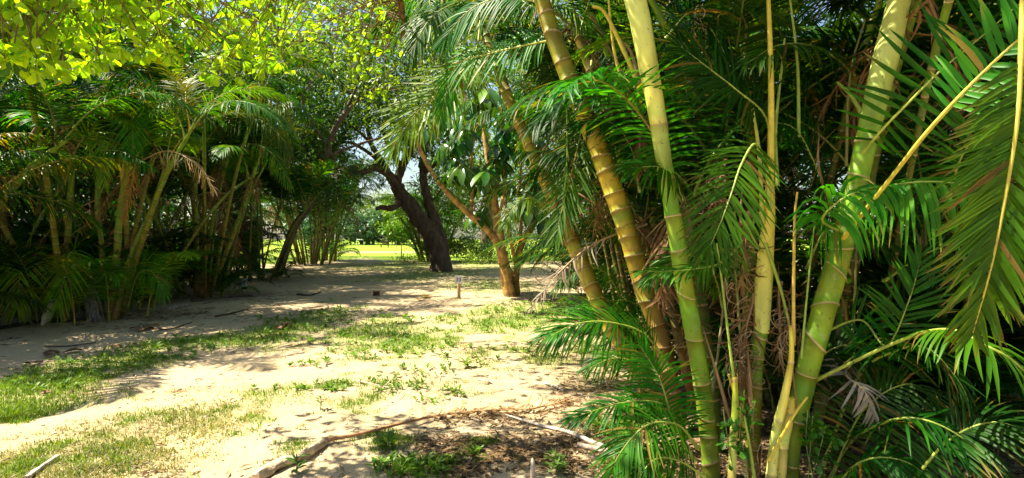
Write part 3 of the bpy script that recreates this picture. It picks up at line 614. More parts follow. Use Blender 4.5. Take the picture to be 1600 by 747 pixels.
# ------------------------------------------------------------------ the left row of clumping palms
def row_stem(lst, Y, w, cols=(C_BROWN, C_OLIVE * 1.3, C_GREEN * .9, C_GREEN), sp=.16, sh=None):
    pts = []
    for i, q in enumerate(lst):
        p = P(q[0], q[1], Y + (q[2] if len(q) > 2 else 0)); pts.append(p)
    pts[0][2] = gz(pts[0][0], pts[0][1]) - .05
    w *= .68; return (pts, [w * 1.15, w, w * .9, w * .9, w * .7], cols, sp, sh)
g = G(160, 491); Y = g[1]
L1, _ = clump('nearest palm clump of the left row, with fronds coloured as if lit spilling onto the sand', g, 5, 1.15, 3.0, 5.4, 6, (('dark', 4), ('mid', 5), ('lit', 2), ('yellow', 1)), 1, 1.0, .045, 26, 12, .55,
      [row_stem([(98, 490), (104, 400), (110, 310), (113, 235)], Y - .5, .085, sh=(.75, 1)), row_stem([(172, 490), (182, 400), (190, 320), (206, 238)], Y - .6, .1, (C_BROWN, C_OLIVE, C_GREEN * .9, C_YEL * .8), sh=(.78, 1)),
       row_stem([(178, 490), (205, 400), (240, 320), (262, 250)], Y - .7, .08, (C_BROWN, C_OLIVE, C_GREEN, C_OLIVE * 1.3), .2), row_stem([(150, 492), (160, 400), (152, 320), (160, 230)], Y - .4, .07, sh=(.8, 1)),
       row_stem([(190, 492), (200, 420), (196, 330), (186, 200)], Y, .08, (C_BROWN, C_OLIVE, C_YEL, C_YEL), sh=(.75, 1)), row_stem([(40, 490), (10, 400), (5, 330), (-10, 230)], Y, .08, sh=(.8, 1))])
g = G(318, 461); Y = g[1]
L2, _ = clump('palm clump with two bare slanting canes leaning toward the track', g, 8, 1.0, 3.0, 5.8, 6, (('dark', 5), ('mid', 5), ('yellow', 1)), 2, 1.1, .045, 24, 10, .5,
      [row_stem([(316, 458), (345, 415), (376, 335), (406, 240)], Y - .5, .09, sh=(.85, 1)), row_stem([(310, 458), (325, 385), (340, 310), (358, 240)], Y - .3, .075, sh=(.85, 1)), row_stem([(306, 460), (308, 380), (306, 300), (312, 230)], Y, .075, sh=(.85, 1))], lowmax=.65)
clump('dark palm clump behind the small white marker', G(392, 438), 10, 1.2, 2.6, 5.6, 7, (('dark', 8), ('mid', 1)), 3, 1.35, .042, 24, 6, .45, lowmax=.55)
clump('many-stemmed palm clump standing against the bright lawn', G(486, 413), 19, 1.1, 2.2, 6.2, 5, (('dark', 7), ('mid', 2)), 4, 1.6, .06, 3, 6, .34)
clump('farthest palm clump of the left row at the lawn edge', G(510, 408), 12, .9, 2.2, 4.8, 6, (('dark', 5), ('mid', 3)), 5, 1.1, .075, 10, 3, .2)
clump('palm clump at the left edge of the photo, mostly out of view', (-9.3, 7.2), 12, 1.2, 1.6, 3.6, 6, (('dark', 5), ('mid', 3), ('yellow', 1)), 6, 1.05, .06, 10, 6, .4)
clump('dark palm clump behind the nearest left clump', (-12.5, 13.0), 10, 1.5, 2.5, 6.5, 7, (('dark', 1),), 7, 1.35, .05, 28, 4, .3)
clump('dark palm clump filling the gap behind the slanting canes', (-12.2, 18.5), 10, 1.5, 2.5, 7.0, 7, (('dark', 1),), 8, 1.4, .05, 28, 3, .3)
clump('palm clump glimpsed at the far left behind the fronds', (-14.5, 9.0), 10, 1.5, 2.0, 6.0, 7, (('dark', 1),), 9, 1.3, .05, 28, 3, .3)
for lst, L, cl, up, dr in (([(245, 135, 10.0), (222, 140, 9.8), (208, 175, 9.7), (208, 240, 9.6)], .6, G_LIT[:2] + G_MID, (-.1, -1, .4), .18), ([(100, 295, 10), (115, 240, 9.8), (142, 205, 9.7), (158, 225, 9.6), (163, 290, 9.5)], .48, G_LIT, (.3, -1, .3), .2),
        ([(98, 295, 10), (75, 240, 9.8), (50, 225, 9.7), (38, 265, 9.6)], .48, G_LIT, (-.3, -1, .4), .2), ([(75, 440, 10.2), (50, 398, 9.8), (36, 402, 9.5), (30, 440, 9.3), (27, 482, 9.2)], .78, G_LIT, (.1, -1, .3), .25),  # low fronds stand in shade; their brightness is put into the leaf colour
        ([(145, 440, 10.2), (120, 395, 9.8), (106, 402, 9.5), (100, 435, 9.3), (90, 480, 9.2)], .78, G_LIT, (-.1, -1, .3), .25), ([(200, 480, 10.4), (215, 430, 10), (238, 425, 9.8), (258, 462, 9.7)], .55, G_LIT[:1] + G_MID, (0, -1, .4), .3),
        ([(110, 300, 10.1), (125, 250, 9.8), (180, 235, 9.5), (240, 262, 9.3)], .45, G_DARK[1:] + G_MID, (0, -.6, 1), .6), ([(5, 330, 10.0), (20, 280, 9.7), (60, 262, 9.5), (100, 290, 9.4)], .45, G_MID, (0, -.6, 1), .6),
        ([(205, 240, 10.0), (235, 175, 9.8), (290, 150, 9.6), (330, 190, 9.5)], .5, G_DARK[1:] + G_MID, (0, -.6, 1), .6), ([(190, 200, 10.4), (160, 130, 10.2), (110, 120, 10), (70, 160, 9.9)], .5, G_DARK[1:] + G_MID, (0, -.6, 1), .6)):
    hand_frond(L1, lst, L, 34, cl, up, droop=dr)
for lst, L, cl, up, dr in (([(310, 235, 13.6), (335, 160, 13.2), (385, 130, 12.9), (430, 150, 12.7), (458, 205, 12.6)], .75, G_YEL, (0, -.7, 1), .6), ([(312, 235, 13.6), (350, 190, 13.2), (400, 185, 12.9), (440, 215, 12.7), (455, 250, 12.6)], .65, G_YEL + G_MID, (0, -.7, 1), .7),
        ([(358, 240, 14), (390, 225, 13.6), (425, 240, 13.4), (455, 290, 13.3)], .55, G_MID + G_YEL[:1], (0, -.7, 1), .7), ([(405, 240, 14), (420, 180, 13.7), (455, 160, 13.5), (490, 190, 13.4)], .6, G_DARK[1:] + G_MID, (0, -.7, 1), .6),
        ([(406, 240, 14), (380, 170, 13.8), (340, 150, 13.6), (300, 190, 13.5)], .6, G_DARK[1:] + G_MID, (0, -.7, 1), .6)):
    hand_frond(L2, lst, L, 36, cl, up, w=.036, droop=dr)
hand_frond(L1, [(214, 242, 9.9), (205, 290, 9.8), (192, 345, 9.8)], .32, 26, ((.36, .15, .04), (.24, .10, .03)), (0, -1, .2), .02, .9, 0, .05, (.45, .25, .06), dead=True, curl=.25, tipbrown=0)
hand_frond(L1, [(222, 250, 9.8), (262, 236, 9.5), (305, 256, 9.3), (335, 298, 9.2)], .36, 24, ((.36, .22, .09), (.30, .16, .06), (.45, .38, .25)), (0, -.7, .8), .016, .8, 0, .15, (.40, .26, .1), dead=True, curl=.3, tipbrown=0)
LW = dict(stemcols=((C_DARKST, C_DARKST), (C_BROWN * .6, C_DARKST)))
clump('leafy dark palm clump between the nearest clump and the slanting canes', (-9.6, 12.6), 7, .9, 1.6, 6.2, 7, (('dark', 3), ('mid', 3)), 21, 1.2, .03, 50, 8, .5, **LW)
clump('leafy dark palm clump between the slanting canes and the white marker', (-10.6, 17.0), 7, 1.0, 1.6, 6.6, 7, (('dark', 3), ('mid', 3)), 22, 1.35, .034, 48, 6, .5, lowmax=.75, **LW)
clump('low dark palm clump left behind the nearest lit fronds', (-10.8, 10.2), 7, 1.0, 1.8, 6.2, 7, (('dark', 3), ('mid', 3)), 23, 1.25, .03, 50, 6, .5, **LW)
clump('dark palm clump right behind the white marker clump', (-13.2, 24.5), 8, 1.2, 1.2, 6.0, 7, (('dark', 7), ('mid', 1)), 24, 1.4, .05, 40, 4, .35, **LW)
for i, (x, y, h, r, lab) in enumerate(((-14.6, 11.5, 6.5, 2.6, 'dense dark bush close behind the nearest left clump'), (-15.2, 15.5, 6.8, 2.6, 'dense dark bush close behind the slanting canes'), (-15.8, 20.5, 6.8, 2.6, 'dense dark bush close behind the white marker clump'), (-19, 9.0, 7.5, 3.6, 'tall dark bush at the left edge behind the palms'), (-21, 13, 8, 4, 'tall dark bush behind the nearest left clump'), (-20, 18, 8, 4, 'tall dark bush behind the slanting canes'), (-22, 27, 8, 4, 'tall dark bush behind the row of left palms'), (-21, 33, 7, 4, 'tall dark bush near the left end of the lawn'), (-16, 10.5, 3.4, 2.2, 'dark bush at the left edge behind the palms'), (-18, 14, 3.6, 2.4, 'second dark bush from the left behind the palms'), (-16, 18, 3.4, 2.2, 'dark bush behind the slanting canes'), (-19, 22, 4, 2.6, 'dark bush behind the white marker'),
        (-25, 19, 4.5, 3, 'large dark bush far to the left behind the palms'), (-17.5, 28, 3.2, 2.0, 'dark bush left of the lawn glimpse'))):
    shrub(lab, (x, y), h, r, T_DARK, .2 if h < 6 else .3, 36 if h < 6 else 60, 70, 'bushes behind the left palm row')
# right hand side, beyond the golden canes
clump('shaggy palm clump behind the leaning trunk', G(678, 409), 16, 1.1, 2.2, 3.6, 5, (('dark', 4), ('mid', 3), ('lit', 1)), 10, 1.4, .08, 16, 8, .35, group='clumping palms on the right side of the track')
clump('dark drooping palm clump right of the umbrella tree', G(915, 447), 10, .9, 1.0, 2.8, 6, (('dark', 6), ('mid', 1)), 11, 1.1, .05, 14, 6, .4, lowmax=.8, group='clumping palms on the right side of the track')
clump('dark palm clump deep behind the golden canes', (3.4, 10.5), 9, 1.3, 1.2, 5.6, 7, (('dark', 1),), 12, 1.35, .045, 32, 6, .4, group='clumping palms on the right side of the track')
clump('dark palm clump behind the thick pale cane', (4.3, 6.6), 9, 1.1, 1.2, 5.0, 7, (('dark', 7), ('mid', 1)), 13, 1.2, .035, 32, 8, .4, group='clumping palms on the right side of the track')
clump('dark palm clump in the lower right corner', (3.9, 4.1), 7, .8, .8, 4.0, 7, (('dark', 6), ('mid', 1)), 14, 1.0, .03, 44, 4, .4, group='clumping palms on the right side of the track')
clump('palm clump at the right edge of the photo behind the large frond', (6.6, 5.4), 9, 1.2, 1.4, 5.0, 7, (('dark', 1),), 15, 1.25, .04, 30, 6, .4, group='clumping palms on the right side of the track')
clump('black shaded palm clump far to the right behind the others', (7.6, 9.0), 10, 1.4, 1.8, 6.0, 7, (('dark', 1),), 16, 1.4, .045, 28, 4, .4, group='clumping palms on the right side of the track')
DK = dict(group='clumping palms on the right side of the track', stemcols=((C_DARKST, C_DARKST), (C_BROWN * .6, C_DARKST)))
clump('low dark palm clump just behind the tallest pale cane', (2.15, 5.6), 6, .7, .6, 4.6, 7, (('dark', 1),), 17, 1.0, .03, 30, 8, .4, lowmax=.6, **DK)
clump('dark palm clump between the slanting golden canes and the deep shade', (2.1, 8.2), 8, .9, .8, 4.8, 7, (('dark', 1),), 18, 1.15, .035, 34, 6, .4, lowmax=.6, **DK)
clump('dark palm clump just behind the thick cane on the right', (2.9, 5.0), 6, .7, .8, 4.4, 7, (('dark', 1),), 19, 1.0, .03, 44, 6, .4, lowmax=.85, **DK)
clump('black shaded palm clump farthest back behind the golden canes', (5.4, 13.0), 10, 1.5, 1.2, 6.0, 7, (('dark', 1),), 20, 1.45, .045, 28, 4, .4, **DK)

# ------------------------------------------------------------------ the golden cane clump in front
def front_clump():
    base = np.array((1.35, 3.75, gz(1.35, 3.75) - .02))
    root = empty('golden_cane_palm', base, 'foreground golden cane clump with thick ringed green and yellow stems', 'palm')
    SW = {1: .76, 2: .73, 3: .84, 4: .84, 5: .9, 6: .92, 7: .84, 8: .84, 13: .8}
    def px(lst, ws, cols, sp, ring=C_RING, shaft=None, seed=0, flare=1.08, ext=None, sides=16):
        pts = [P(u, v, Y) for u, v, Y in lst]; rads = [w * SW.get(seed, .9) / 2 / FPX * q[2] for w, q in zip(ws, lst)]
        if pts[0][2] < .25: pts[0][2] = gz(pts[0][0], pts[0][1]) - .06
        # arc-length-proportional radii / colours
        d = np.r_[0, np.cumsum(np.linalg.norm(np.diff(np.array(pts), axis=0), axis=1))]; d /= d[-1]; t = np.linspace(0, 1, 24)
        rads = np.interp(t, d, rads); cols = np.stack([np.interp(t, d, np.array(cols)[:, k]) for k in range(3)], -1)
        return stem(root, pts, rads, cols, sp, ring, shaft, sides, seed, flare=flare)[1]
    S1 = px([(1034, 648, 4.75), (1004, 590, 4.8), (945, 490, 4.95), (905, 400, 5.1), (872, 320, 5.3), (838, 245, 5.5), (800, 160, 5.75), (774, 90, 5.95), (752, 35, 6.1), (738, -20, 6.2)],
            [40, 37, 34, 32, 30, 25, 22, 20, 21, 15], [C_BROWN, C_BROWN * 1.1, C_GOLD, C_GOLD, C_GOLD * .9, C_GOLD, C_OLIVE, C_OLIVE, C_GREEN * .7, C_GREEN], .15, shaft=(.9, 1), seed=1)
    S2 = px([(1062, 640, 4.3), (1038, 545, 4.3), (1008, 455, 4.3), (982, 365, 4.3), (957, 290, 4.3), (930, 215, 4.3), (900, 140, 4.3), (868, 60, 4.35), (846, -10, 4.4), (815, -120, 4.5)],
            [34, 36, 40, 42, 43, 42, 40, 36, 33, 28], [C_BROWN, C_BROWN * 1.2, C_GOLD, C_GOLD * 1.1, C_GOLD * 1.1, C_OLIVE, C_GOLD * .9, C_OLIVE * .9, C_OLIVE, C_GREEN], .19, seed=2)
    S3 = px([(1113, 742, 3.45), (1104, 655, 3.45), (1090, 560, 3.45), (1073, 465, 3.45), (1058, 375, 3.45), (1046, 300, 3.45), (1040, 262, 3.45)], [32, 31, 32, 32, 31, 28, 27],
            [C_GREEN * .6 + C_BROWN * .3, C_GREEN * .75, C_GREEN, C_GREEN, C_GREEN * 1.05, C_GREEN * 1.1, C_GREEN * 1.2], .245, seed=3)
    px([(1041, 268, 3.45), (1030, 200, 3.45), (1017, 120, 3.45), (1004, 50, 3.45), (990, -10, 3.46), (965, -120, 3.5)], [28, 31, 35, 38, 40, 24],
       [C_GREEN * 1.15, C_PALE, C_YEL * .6 + C_PALE * .55, C_PALE * 1.1, C_PALE * 1.1, C_GREEN], .35, seed=4, flare=1.02, shaft=(.25, 1))
    S4 = px([(1179, 735, 3.42), (1181, 650, 3.42), (1184, 560, 3.42), (1190, 515, 3.42)], [21, 20, 21, 23], [C_BROWN, C_OLIVE, C_GREEN * .8, C_GREEN * .8], .17, seed=5)
    px([(1190, 520, 3.42), (1193, 440, 3.42), (1199, 370, 3.42), (1203, 310, 3.42), (1204, 240, 3.42)], [24, 29, 26, 15, 9], [C_PALE * 1.05, C_PALE * .9 + C_YEL * .2, C_YEL * 1.05, C_YEL, C_YEL], 1.0, seed=6, flare=1, shaft=(0, 1))
    S5 = px([(1232, 745, 3.3), (1238, 690, 3.3), (1256, 600, 3.3), (1280, 510, 3.3), (1304, 425, 3.3), (1324, 350, 3.3), (1342, 268, 3.3), (1358, 200, 3.3)], [30, 32, 37, 41, 41, 38, 35, 38],
            [C_GREEN * .6, C_GREEN * .8, C_GREEN * .95, C_GREEN * 1.15, C_GREEN * 1.1, C_GREEN * 1.1, C_GREEN * 1.25, C_GREEN * 1.3], .225, ring=C_RING * 1.1, seed=7)
    px([(1357, 205, 3.3), (1372, 140, 3.3), (1389, 70, 3.3), (1408, -10, 3.3), (1430, -110, 3.3)], [38, 42, 44, 42, 24], [C_GREEN * 1.3, C_PALE * .95, C_PALE, C_YEL * .5 + C_PALE * .6, C_GREEN], 1.0, seed=8, flare=1, shaft=(0, 1))
    px([(1216, 760, 3.2), (1222, 705, 3.2), (1232, 655, 3.2), (1240, 622, 3.2)], [21, 20, 19, 12], [C_GREEN * .8, C_PALE, C_PALE * .7 + C_YEL * .4, C_YEL], .3, seed=9)
    px([(1200, 760, 3.15), (1210, 690, 3.15), (1226, 620, 3.15), (1236, 560, 3.15), (1235, 510, 3.15)], [18, 17, 14, 9, 6], [C_PALE * .8, C_PALE, C_PALE * .6 + C_YEL * .3, C_YEL, C_YEL], .3, seed=10)
    px([(1142, 765, 3.15), (1146, 700, 3.15), (1150, 640, 3.15), (1149, 590, 3.15)], [14, 14, 12, 8], [C_GREEN, C_PALE * .9, C_GREEN * 1.3, C_YEL], .22, seed=11)
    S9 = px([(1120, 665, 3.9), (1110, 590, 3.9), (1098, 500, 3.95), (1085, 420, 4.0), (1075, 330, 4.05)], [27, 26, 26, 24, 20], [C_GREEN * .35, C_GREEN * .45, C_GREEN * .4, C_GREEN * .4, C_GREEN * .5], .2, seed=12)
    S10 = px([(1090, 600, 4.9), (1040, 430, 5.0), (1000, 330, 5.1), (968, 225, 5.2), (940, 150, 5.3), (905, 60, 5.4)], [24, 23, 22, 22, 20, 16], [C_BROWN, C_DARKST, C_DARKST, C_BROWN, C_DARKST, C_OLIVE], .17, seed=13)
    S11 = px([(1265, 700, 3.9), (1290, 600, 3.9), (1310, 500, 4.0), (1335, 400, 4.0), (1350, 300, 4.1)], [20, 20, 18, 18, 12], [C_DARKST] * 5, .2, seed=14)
    S12 = px([(1160, 690, 4.2), (1165, 560, 4.2), (1172, 420, 4.3), (1176, 300, 4.3), (1168, 160, 4.4)], [17, 17, 16, 16, 10], [C_BROWN, C_OLIVE, C_GREEN * .6, C_OLIVE, C_GREEN], .16, seed=15)
    S13 = px([(1045, 640, 5.0), (1030, 520, 5.1), (1020, 400, 5.3), (1024, 280, 5.4)], [16, 16, 15, 11], [C_BROWN, C_DARKST, C_OLIVE, C_GREEN * .6], .16, seed=16)
    # bare yellow leaf stalks
    def stalk(lst, w, col, nm='leaf_stalk', end=.5):
        pts = smooth([P(u, v, Y) for u, v, Y in lst], 24); mb = MB()
        mb.tube(local(root, pts), np.linspace(w, w * end, 24) / 2 / FPX * lst[0][2], np.asarray(col)[None] * np.linspace(1.05, .85, 24)[:, None], 8); return mb.build(nm, M_RACH, root)
    Y_ = (0.55, 0.46, 0.05); GR = (0.24, 0.34, 0.05); DK = (0.30, 0.20, 0.07)
    for lst, w, c in (([(1203, 320, 3.42), (1205, 200, 3.42), (1204, 90, 3.42), (1200, -20, 3.45)], 12, Y_), ([(1215, 290, 3.45), (1212, 200, 3.45), (1222, 100, 3.5), (1226, 60, 3.5)], 6, GR),
            ([(1192, 350, 3.4), (1186, 240, 3.4), (1176, 170, 3.4)], 8, (.4, .42, .06)), ([(1248, 215, 3.6), (1246, 100, 3.6), (1232, -20, 3.6)], 6, GR), ([(1196, 380, 3.35), (1222, 460, 3.35), (1240, 540, 3.35)], 6, GR),
            ([(998, 132, 4.0), (975, 80, 4.0), (945, 20, 4.0), (925, 10, 4.0)], 8, Y_), ([(972, 130, 4.1), (958, 70, 4.1), (950, -10, 4.1)], 6, Y_), ([(1000, 128, 4.05), (985, 80, 4.05), (965, 60, 4.05)], 6, DK),
            ([(1240, 540, 3.2), (1240, 450, 3.2), (1242, 340, 3.2), (1246, 300, 3.2)], 6, (.5, .36, .07)), ([(1148, 600, 3.15), (1140, 540, 3.15), (1128, 440, 3.2), (1120, 380, 3.2)], 5, GR), ([(1170, 700, 3.2), (1155, 640, 3.2), (1138, 585, 3.2)], 7, (.5, .42, .06)),
            ([(1000, 185, 4.0), (985, 150, 4.0), (940, 138, 4.0)], 5, GR), ([(1180, 760, 3.1), (1172, 700, 3.1), (1163, 650, 3.1)], 6, GR), ([(1350, 185, 3.6), (1330, 150, 3.6), (1308, 128, 3.6)], 8, GR),
            ([(1322, 260, 3.7), (1328, 120, 3.7), (1352, 30, 3.7)], 5, (.2, .2, .05)), ([(1200, 720, 3.1), (1240, 650, 3.1), (1262, 620, 3.1)], 6, Y_), ([(1330, 560, 3.5), (1336, 450, 3.5), (1338, 360, 3.5)], 5, (.2, .2, .05)),
            ([(1252, 560, 3.15), (1262, 450, 3.2), (1275, 330, 3.3)], 4, GR), ([(1110, 640, 3.5), (1128, 500, 3.6), (1136, 400, 3.6)], 5, (.22, .2, .08)), ([(1160, 560, 3.5), (1150, 430, 3.5), (1148, 330, 3.5)], 5, (.2, .22, .06))):
        stalk(lst, w, c)
    # dry papery sheaths folded against the canes
    for lst, w in (([(1150, 690, 3.35), (1125, 600, 3.4), (1098, 510, 3.4)], 16), ([(1176, 690, 3.3), (1172, 600, 3.32), (1168, 540, 3.35)], 18), ([(1245, 640, 3.18), (1236, 560, 3.2), (1232, 490, 3.2)], 9),
            ([(1225, 590, 3.5), (1218, 500, 3.5), (1216, 410, 3.5)], 10), ([(1170, 430, 3.6), (1158, 350, 3.6), (1160, 290, 3.6)], 16), ([(1287, 290, 3.5), (1278, 250, 3.5), (1280, 208, 3.5)], 9), ([(1120, 770, 3.2), (1160, 680, 3.3), (1172, 640, 3.3)], 10)):
        pts = smooth([P(*q) for q in lst], 14); mb = MB(); ww = np.interp(np.linspace(0, 1, 14), [0, .3, .7, 1], [.5, 1, .8, .12]) * w / 2 / FPX * lst[0][2]
        mb.tube(local(root, pts), ww, (.36, .22, .11), 8, 0, True, .15, lst[0][0], .35); mb.build('dry_sheath', M_DRY, root)
    # hand placed fronds: (rachis in photo pixels + distance)
    K = 0
    def fr(lst, L, n=36, cols=G_MID, up=(0, 0, 1), w=.024, droop=.2, vee=.25, pet=.12, rach=(.25, .32, .05), rr=.008, dead=False, **kw):
        nonlocal K; K += 1
        pts = [np.array(P(*q)) - base for q in lst]
        kw.setdefault('curl', .06); kw.setdefault('tipbrown', .22); kw.setdefault('miss', .06)
        mb = frond_mb(pts, int(n * (1 if dead else 1.3)), L, w * (1 if dead else .8), up, droop, vee, pet, cols=cols, rach=rach, rr=rr, seed=300 + K, **kw)
        return mb.build('dry_frond' if dead else 'frond', [M_DEADF if dead else M_FROND, M_RACH], root)
    YR = (.50, .44, .06)
    fr([(1602, -60, 2.15), (1596, 60, 2.1), (1590, 180, 2.05), (1572, 300, 2.05), (1548, 420, 2.05), (1520, 520, 2.1)], .31, 58, G_LIT[:2] + G_MID[1:], (-.25, -1, .1), .024, .04, .0, .3, YR, .009, tipbrown=.5, a0=58, a1=22)
    fr([(1318, 372, 3.25), (1355, 325, 3.0), (1400, 268, 2.75), (1450, 205, 2.55), (1520, 130, 2.4), (1600, 55, 2.3), (1680, 0, 2.3)], .3, 22, G_MID, (0, -.8, .8), .03, .15, .2, .62, YR, .009)
    fr([(1348, 240, 3.26), (1378, 203, 3.05), (1420, 160, 2.9), (1470, 110, 2.8), (1530, 60, 2.8), (1600, 0, 2.8)], .36, 14, G_MID[:2], (-.2, -1, .3), .034, .05, .1, .12, (.35, .42, .07), .008, a0=100, a1=60)
    fr([(1333, 320, 3.3), (1350, 308, 3.15), (1385, 292, 3.0), (1440, 284, 2.85), (1500, 288, 2.75), (1560, 312, 2.7), (1600, 345, 2.7)], .42, 30, G_MID[1:] + G_LIT[:1], (0, -1, .5), .028, 1.1, .05, .1, (.25, .36, .06))
    fr([(1322, 365, 3.3), (1285, 345, 3.1), (1310, 315, 3.0), (1350, 296, 2.95), (1392, 290, 2.9)], .36, 20, G_MID[1:], (0, -1, .4), .027, 1.1, .05, .1)
    fr([(1203, 330, 3.4), (1196, 260, 3.3), (1180, 225, 3.18), (1158, 258, 3.08), (1142, 305, 3.0), (1125, 350, 2.95), (1105, 395, 2.9)], .36, 34, G_MID[1:] + G_LIT[:1], (-.1, -1, .5), .022, .2, .1, .36, (.3, .4, .08))
    fr([(1204, 260, 3.43), (1197, 185, 3.48), (1150, 140, 3.4), (1105, 105, 3.4), (1060, 70, 3.4)], .40, 34, G_DARK[1:] + G_MID[:1], (0, -1, .6), .024, .25, .1, .3)
    fr([(1090, 330, 3.8), (1070, 285, 3.6), (1035, 262, 3.4), (985, 262, 3.3)], .34, 32, G_MID, (.1, -.8, .8), .022, .35, .1, .15)
    fr([(1190, 330, 3.6), (1140, 400, 3.4), (1090, 420, 3.3), (1000, 425, 3.3)], .22, 26, G_DARK[1:] + G_MID, (0, -.5, 1), .022, .25, .1, .15)
    fr([(1052, 580, 3.9), (1010, 525, 3.8), (960, 505, 3.7), (905, 505, 3.65), (850, 530, 3.6)], .38, 44, G_LIT[:2] + G_MID[1:], (0, -.7, 1), .019, .3, .15, .22, (.35, .45, .06))
    fr([(1040, 600, 4.0), (1000, 570, 3.9), (960, 560, 3.85), (920, 575, 3.8)], .26, 30, G_LIT[:1] + G_MID[1:], (0, -.6, 1), .017, .35, .1, .2)
    fr([(1075, 660, 3.4), (1030, 630, 3.3), (970, 630, 3.2), (890, 655, 3.15)], .24, 34, G_MID, (0, -.4, 1), .018, .3, .2, .15)
    fr([(1090, 700, 3.3), (1060, 665, 3.2), (1010, 665, 3.05), (965, 715, 3.0), (955, 760, 3.0)], .3, 38, G_MID, (-.4, -.7, .8), .018, .3, .15, .15)
    fr([(1085, 720, 3.3), (1050, 650, 3.3), (1030, 590, 3.3), (1000, 540, 3.3)], .3, 34, G_DARK[1:] + G_MID, (-.5, -.8, .3), .018, .3, .15, .15)
    fr([(1100, 745, 3.1), (1060, 720, 3.0), (1020, 720, 2.95), (985, 770, 2.9)], .24, 30, G_MID, (-.3, -.7, .8), .017, .3, .15, .15)
    fr([(925, 95, 4.7), (915, 170, 4.55), (898, 250, 4.5), (880, 320, 4.45), (868, 372, 4.4)], .38, 40, G_MID[1:] + G_LIT[:1], (-.5, -1, .2), .026, .16, .1, .2, (.3, .3, .06))
    fr([(880, 70, 4.8), (885, 160, 4.6), (886, 250, 4.5), (880, 340, 4.5)], .30, 34, G_DARK[1:], (-1, -.3, .1), .024, .15, .3, .2)
    fr([(860, 330, 5.0), (830, 310, 4.9), (805, 322, 4.85), (790, 350, 4.8)], .28, 24, G_LIT, (0, -.5, 1), .02, .4, .1, .1)
    fr([(1000, 420, 5.8), (960, 360, 5.7), (920, 345, 5.6), (880, 370, 5.5)], .3, 30, G_DARK[1:] + G_MID[:1], (0, -.5, 1), .02, .4, .1, .15)
    fr([(985, 500, 5.6), (950, 430, 5.5), (910, 420, 5.5), (870, 450, 5.4)], .3, 30, G_MID, (0, -.5, 1), .02, .4, .1, .15)
    fr([(1060, 560, 5.5), (1000, 480, 5.4), (950, 470, 5.4), (900, 480, 5.3)], .28, 30, G_MID, (0, -.5, 1), .02, .3, .1, .2)
    fr([(752, 20, 6.1), (742, 85, 5.9), (705, 128, 5.8), (655, 172, 5.7), (612, 232, 5.7)], .62, 44, G_LIT, (-.35, -1, .35), .034, .16, .0, .22, (.35, .38, .06), .011)
    fr([(868, 62, 4.5), (815, 72, 4.6), (765, 84, 4.8), (712, 104, 5.0), (690, 175, 5.1)], .40, 46, G_MID + G_LIT[:1], (-.1, -1, .45), .027, .35, .0, .06, (.35, .38, .06), .01)
    fr([(750, 0, 6.1), (712, 5, 5.7), (672, 30, 5.4), (640, 85, 5.3)], .5, 40, G_MID, (-.2, -.9, .5), .03, .35, .0, .12, (.3, .3, .06), .01)
    fr([(846, 5, 4.5), (790, -5, 4.7), (735, 15, 4.9), (690, 65, 5.0)], .42, 40, G_MID + G_DARK[:1], (-.1, -.9, .5), .028, .4, .0, .08, (.32, .34, .08), .01)
    fr([(748, 20, 6.1), (760, -50, 6.3), (720, -70, 6.5), (640, 0, 6.7), (600, 110, 6.8)], .6, 36, G_LIT[:2] + G_MID[:1], (-.2, -.4, 1), .032, .6, 0, .12)
    fr([(935, 170, 5.9), (900, 215, 5.8), (870, 280, 5.75), (850, 330, 5.7)], .4, 30, G_MID, (-.8, -.7, .3), .022, .25, .1, .1)
    # lower right: arching fronds in the shade
    fr([(1285, 730, 3.5), (1340, 590, 3.4), (1400, 548, 3.1), (1450, 545, 2.9), (1500, 600, 2.8), (1520, 650, 2.8)], .26, 36, G_MID, (.2, -.6, .9), .02, .4, .1, .3, (.28, .36, .06))
    fr([(1290, 762, 3.42), (1330, 690, 3.3), (1400, 655, 2.95), (1470, 665, 2.8), (1550, 720, 2.7), (1600, 770, 2.7)], .3, 38, G_DARK[1:] + G_MID, (0, -.5, 1), .021, .3, .1, .25, (.25, .32, .06))
    fr([(1262, 600, 3.33), (1400, 535, 2.95), (1480, 515, 2.65), (1540, 540, 2.45), (1590, 570, 2.4), (1650, 640, 2.4)], .28, 24, G_MID[1:], (0, -.6, 1), .026, .5, .1, .5)
    fr([(1284, 520, 3.34), (1345, 500, 3.3), (1385, 540, 3.1), (1420, 470, 3.0), (1440, 400, 3.0)], .3, 26, G_DARK[1:] + G_MID, (-.3, -1, .1), .024, .1, .2, .1)
    fr([(1292, 765, 3.4), (1310, 720, 3.3), (1350, 640, 3.2), (1420, 600, 3.1), (1480, 640, 3.0)], .3, 34, G_DARK[1:], (0, -.6, 1), .021, .35, .1, .2)
    fr([(1300, 760, 3.2), (1350, 720, 3.0), (1410, 720, 2.9), (1470, 760, 2.8)], .3, 32, G_DARK[1:] + G_MID[:1], (0, -.5, 1), .021, .3, .15, .15)
    fr([(1420, 760, 2.9), (1480, 690, 2.8), (1550, 660, 2.7), (1620, 680, 2.6)], .3, 34, G_DARK, (0, -.5, 1), .021, .3, .15, .15)
    fr([(1380, 440, 3.6), (1440, 400, 3.4), (1500, 380, 3.3), (1570, 400, 3.2)], .36, 34, G_DARK[1:], (0, -.6, 1), .024, .4, .1, .15)
    fr([(1330, 560, 3.5), (1322, 585, 3.3), (1350, 610, 3.15), (1365, 650, 3.1)], .2, 18, G_GREY, (0, -1, .4), .018, .6, 0, .1, (.4, .32, .2), dead=True, curl=.3, tipbrown=0)
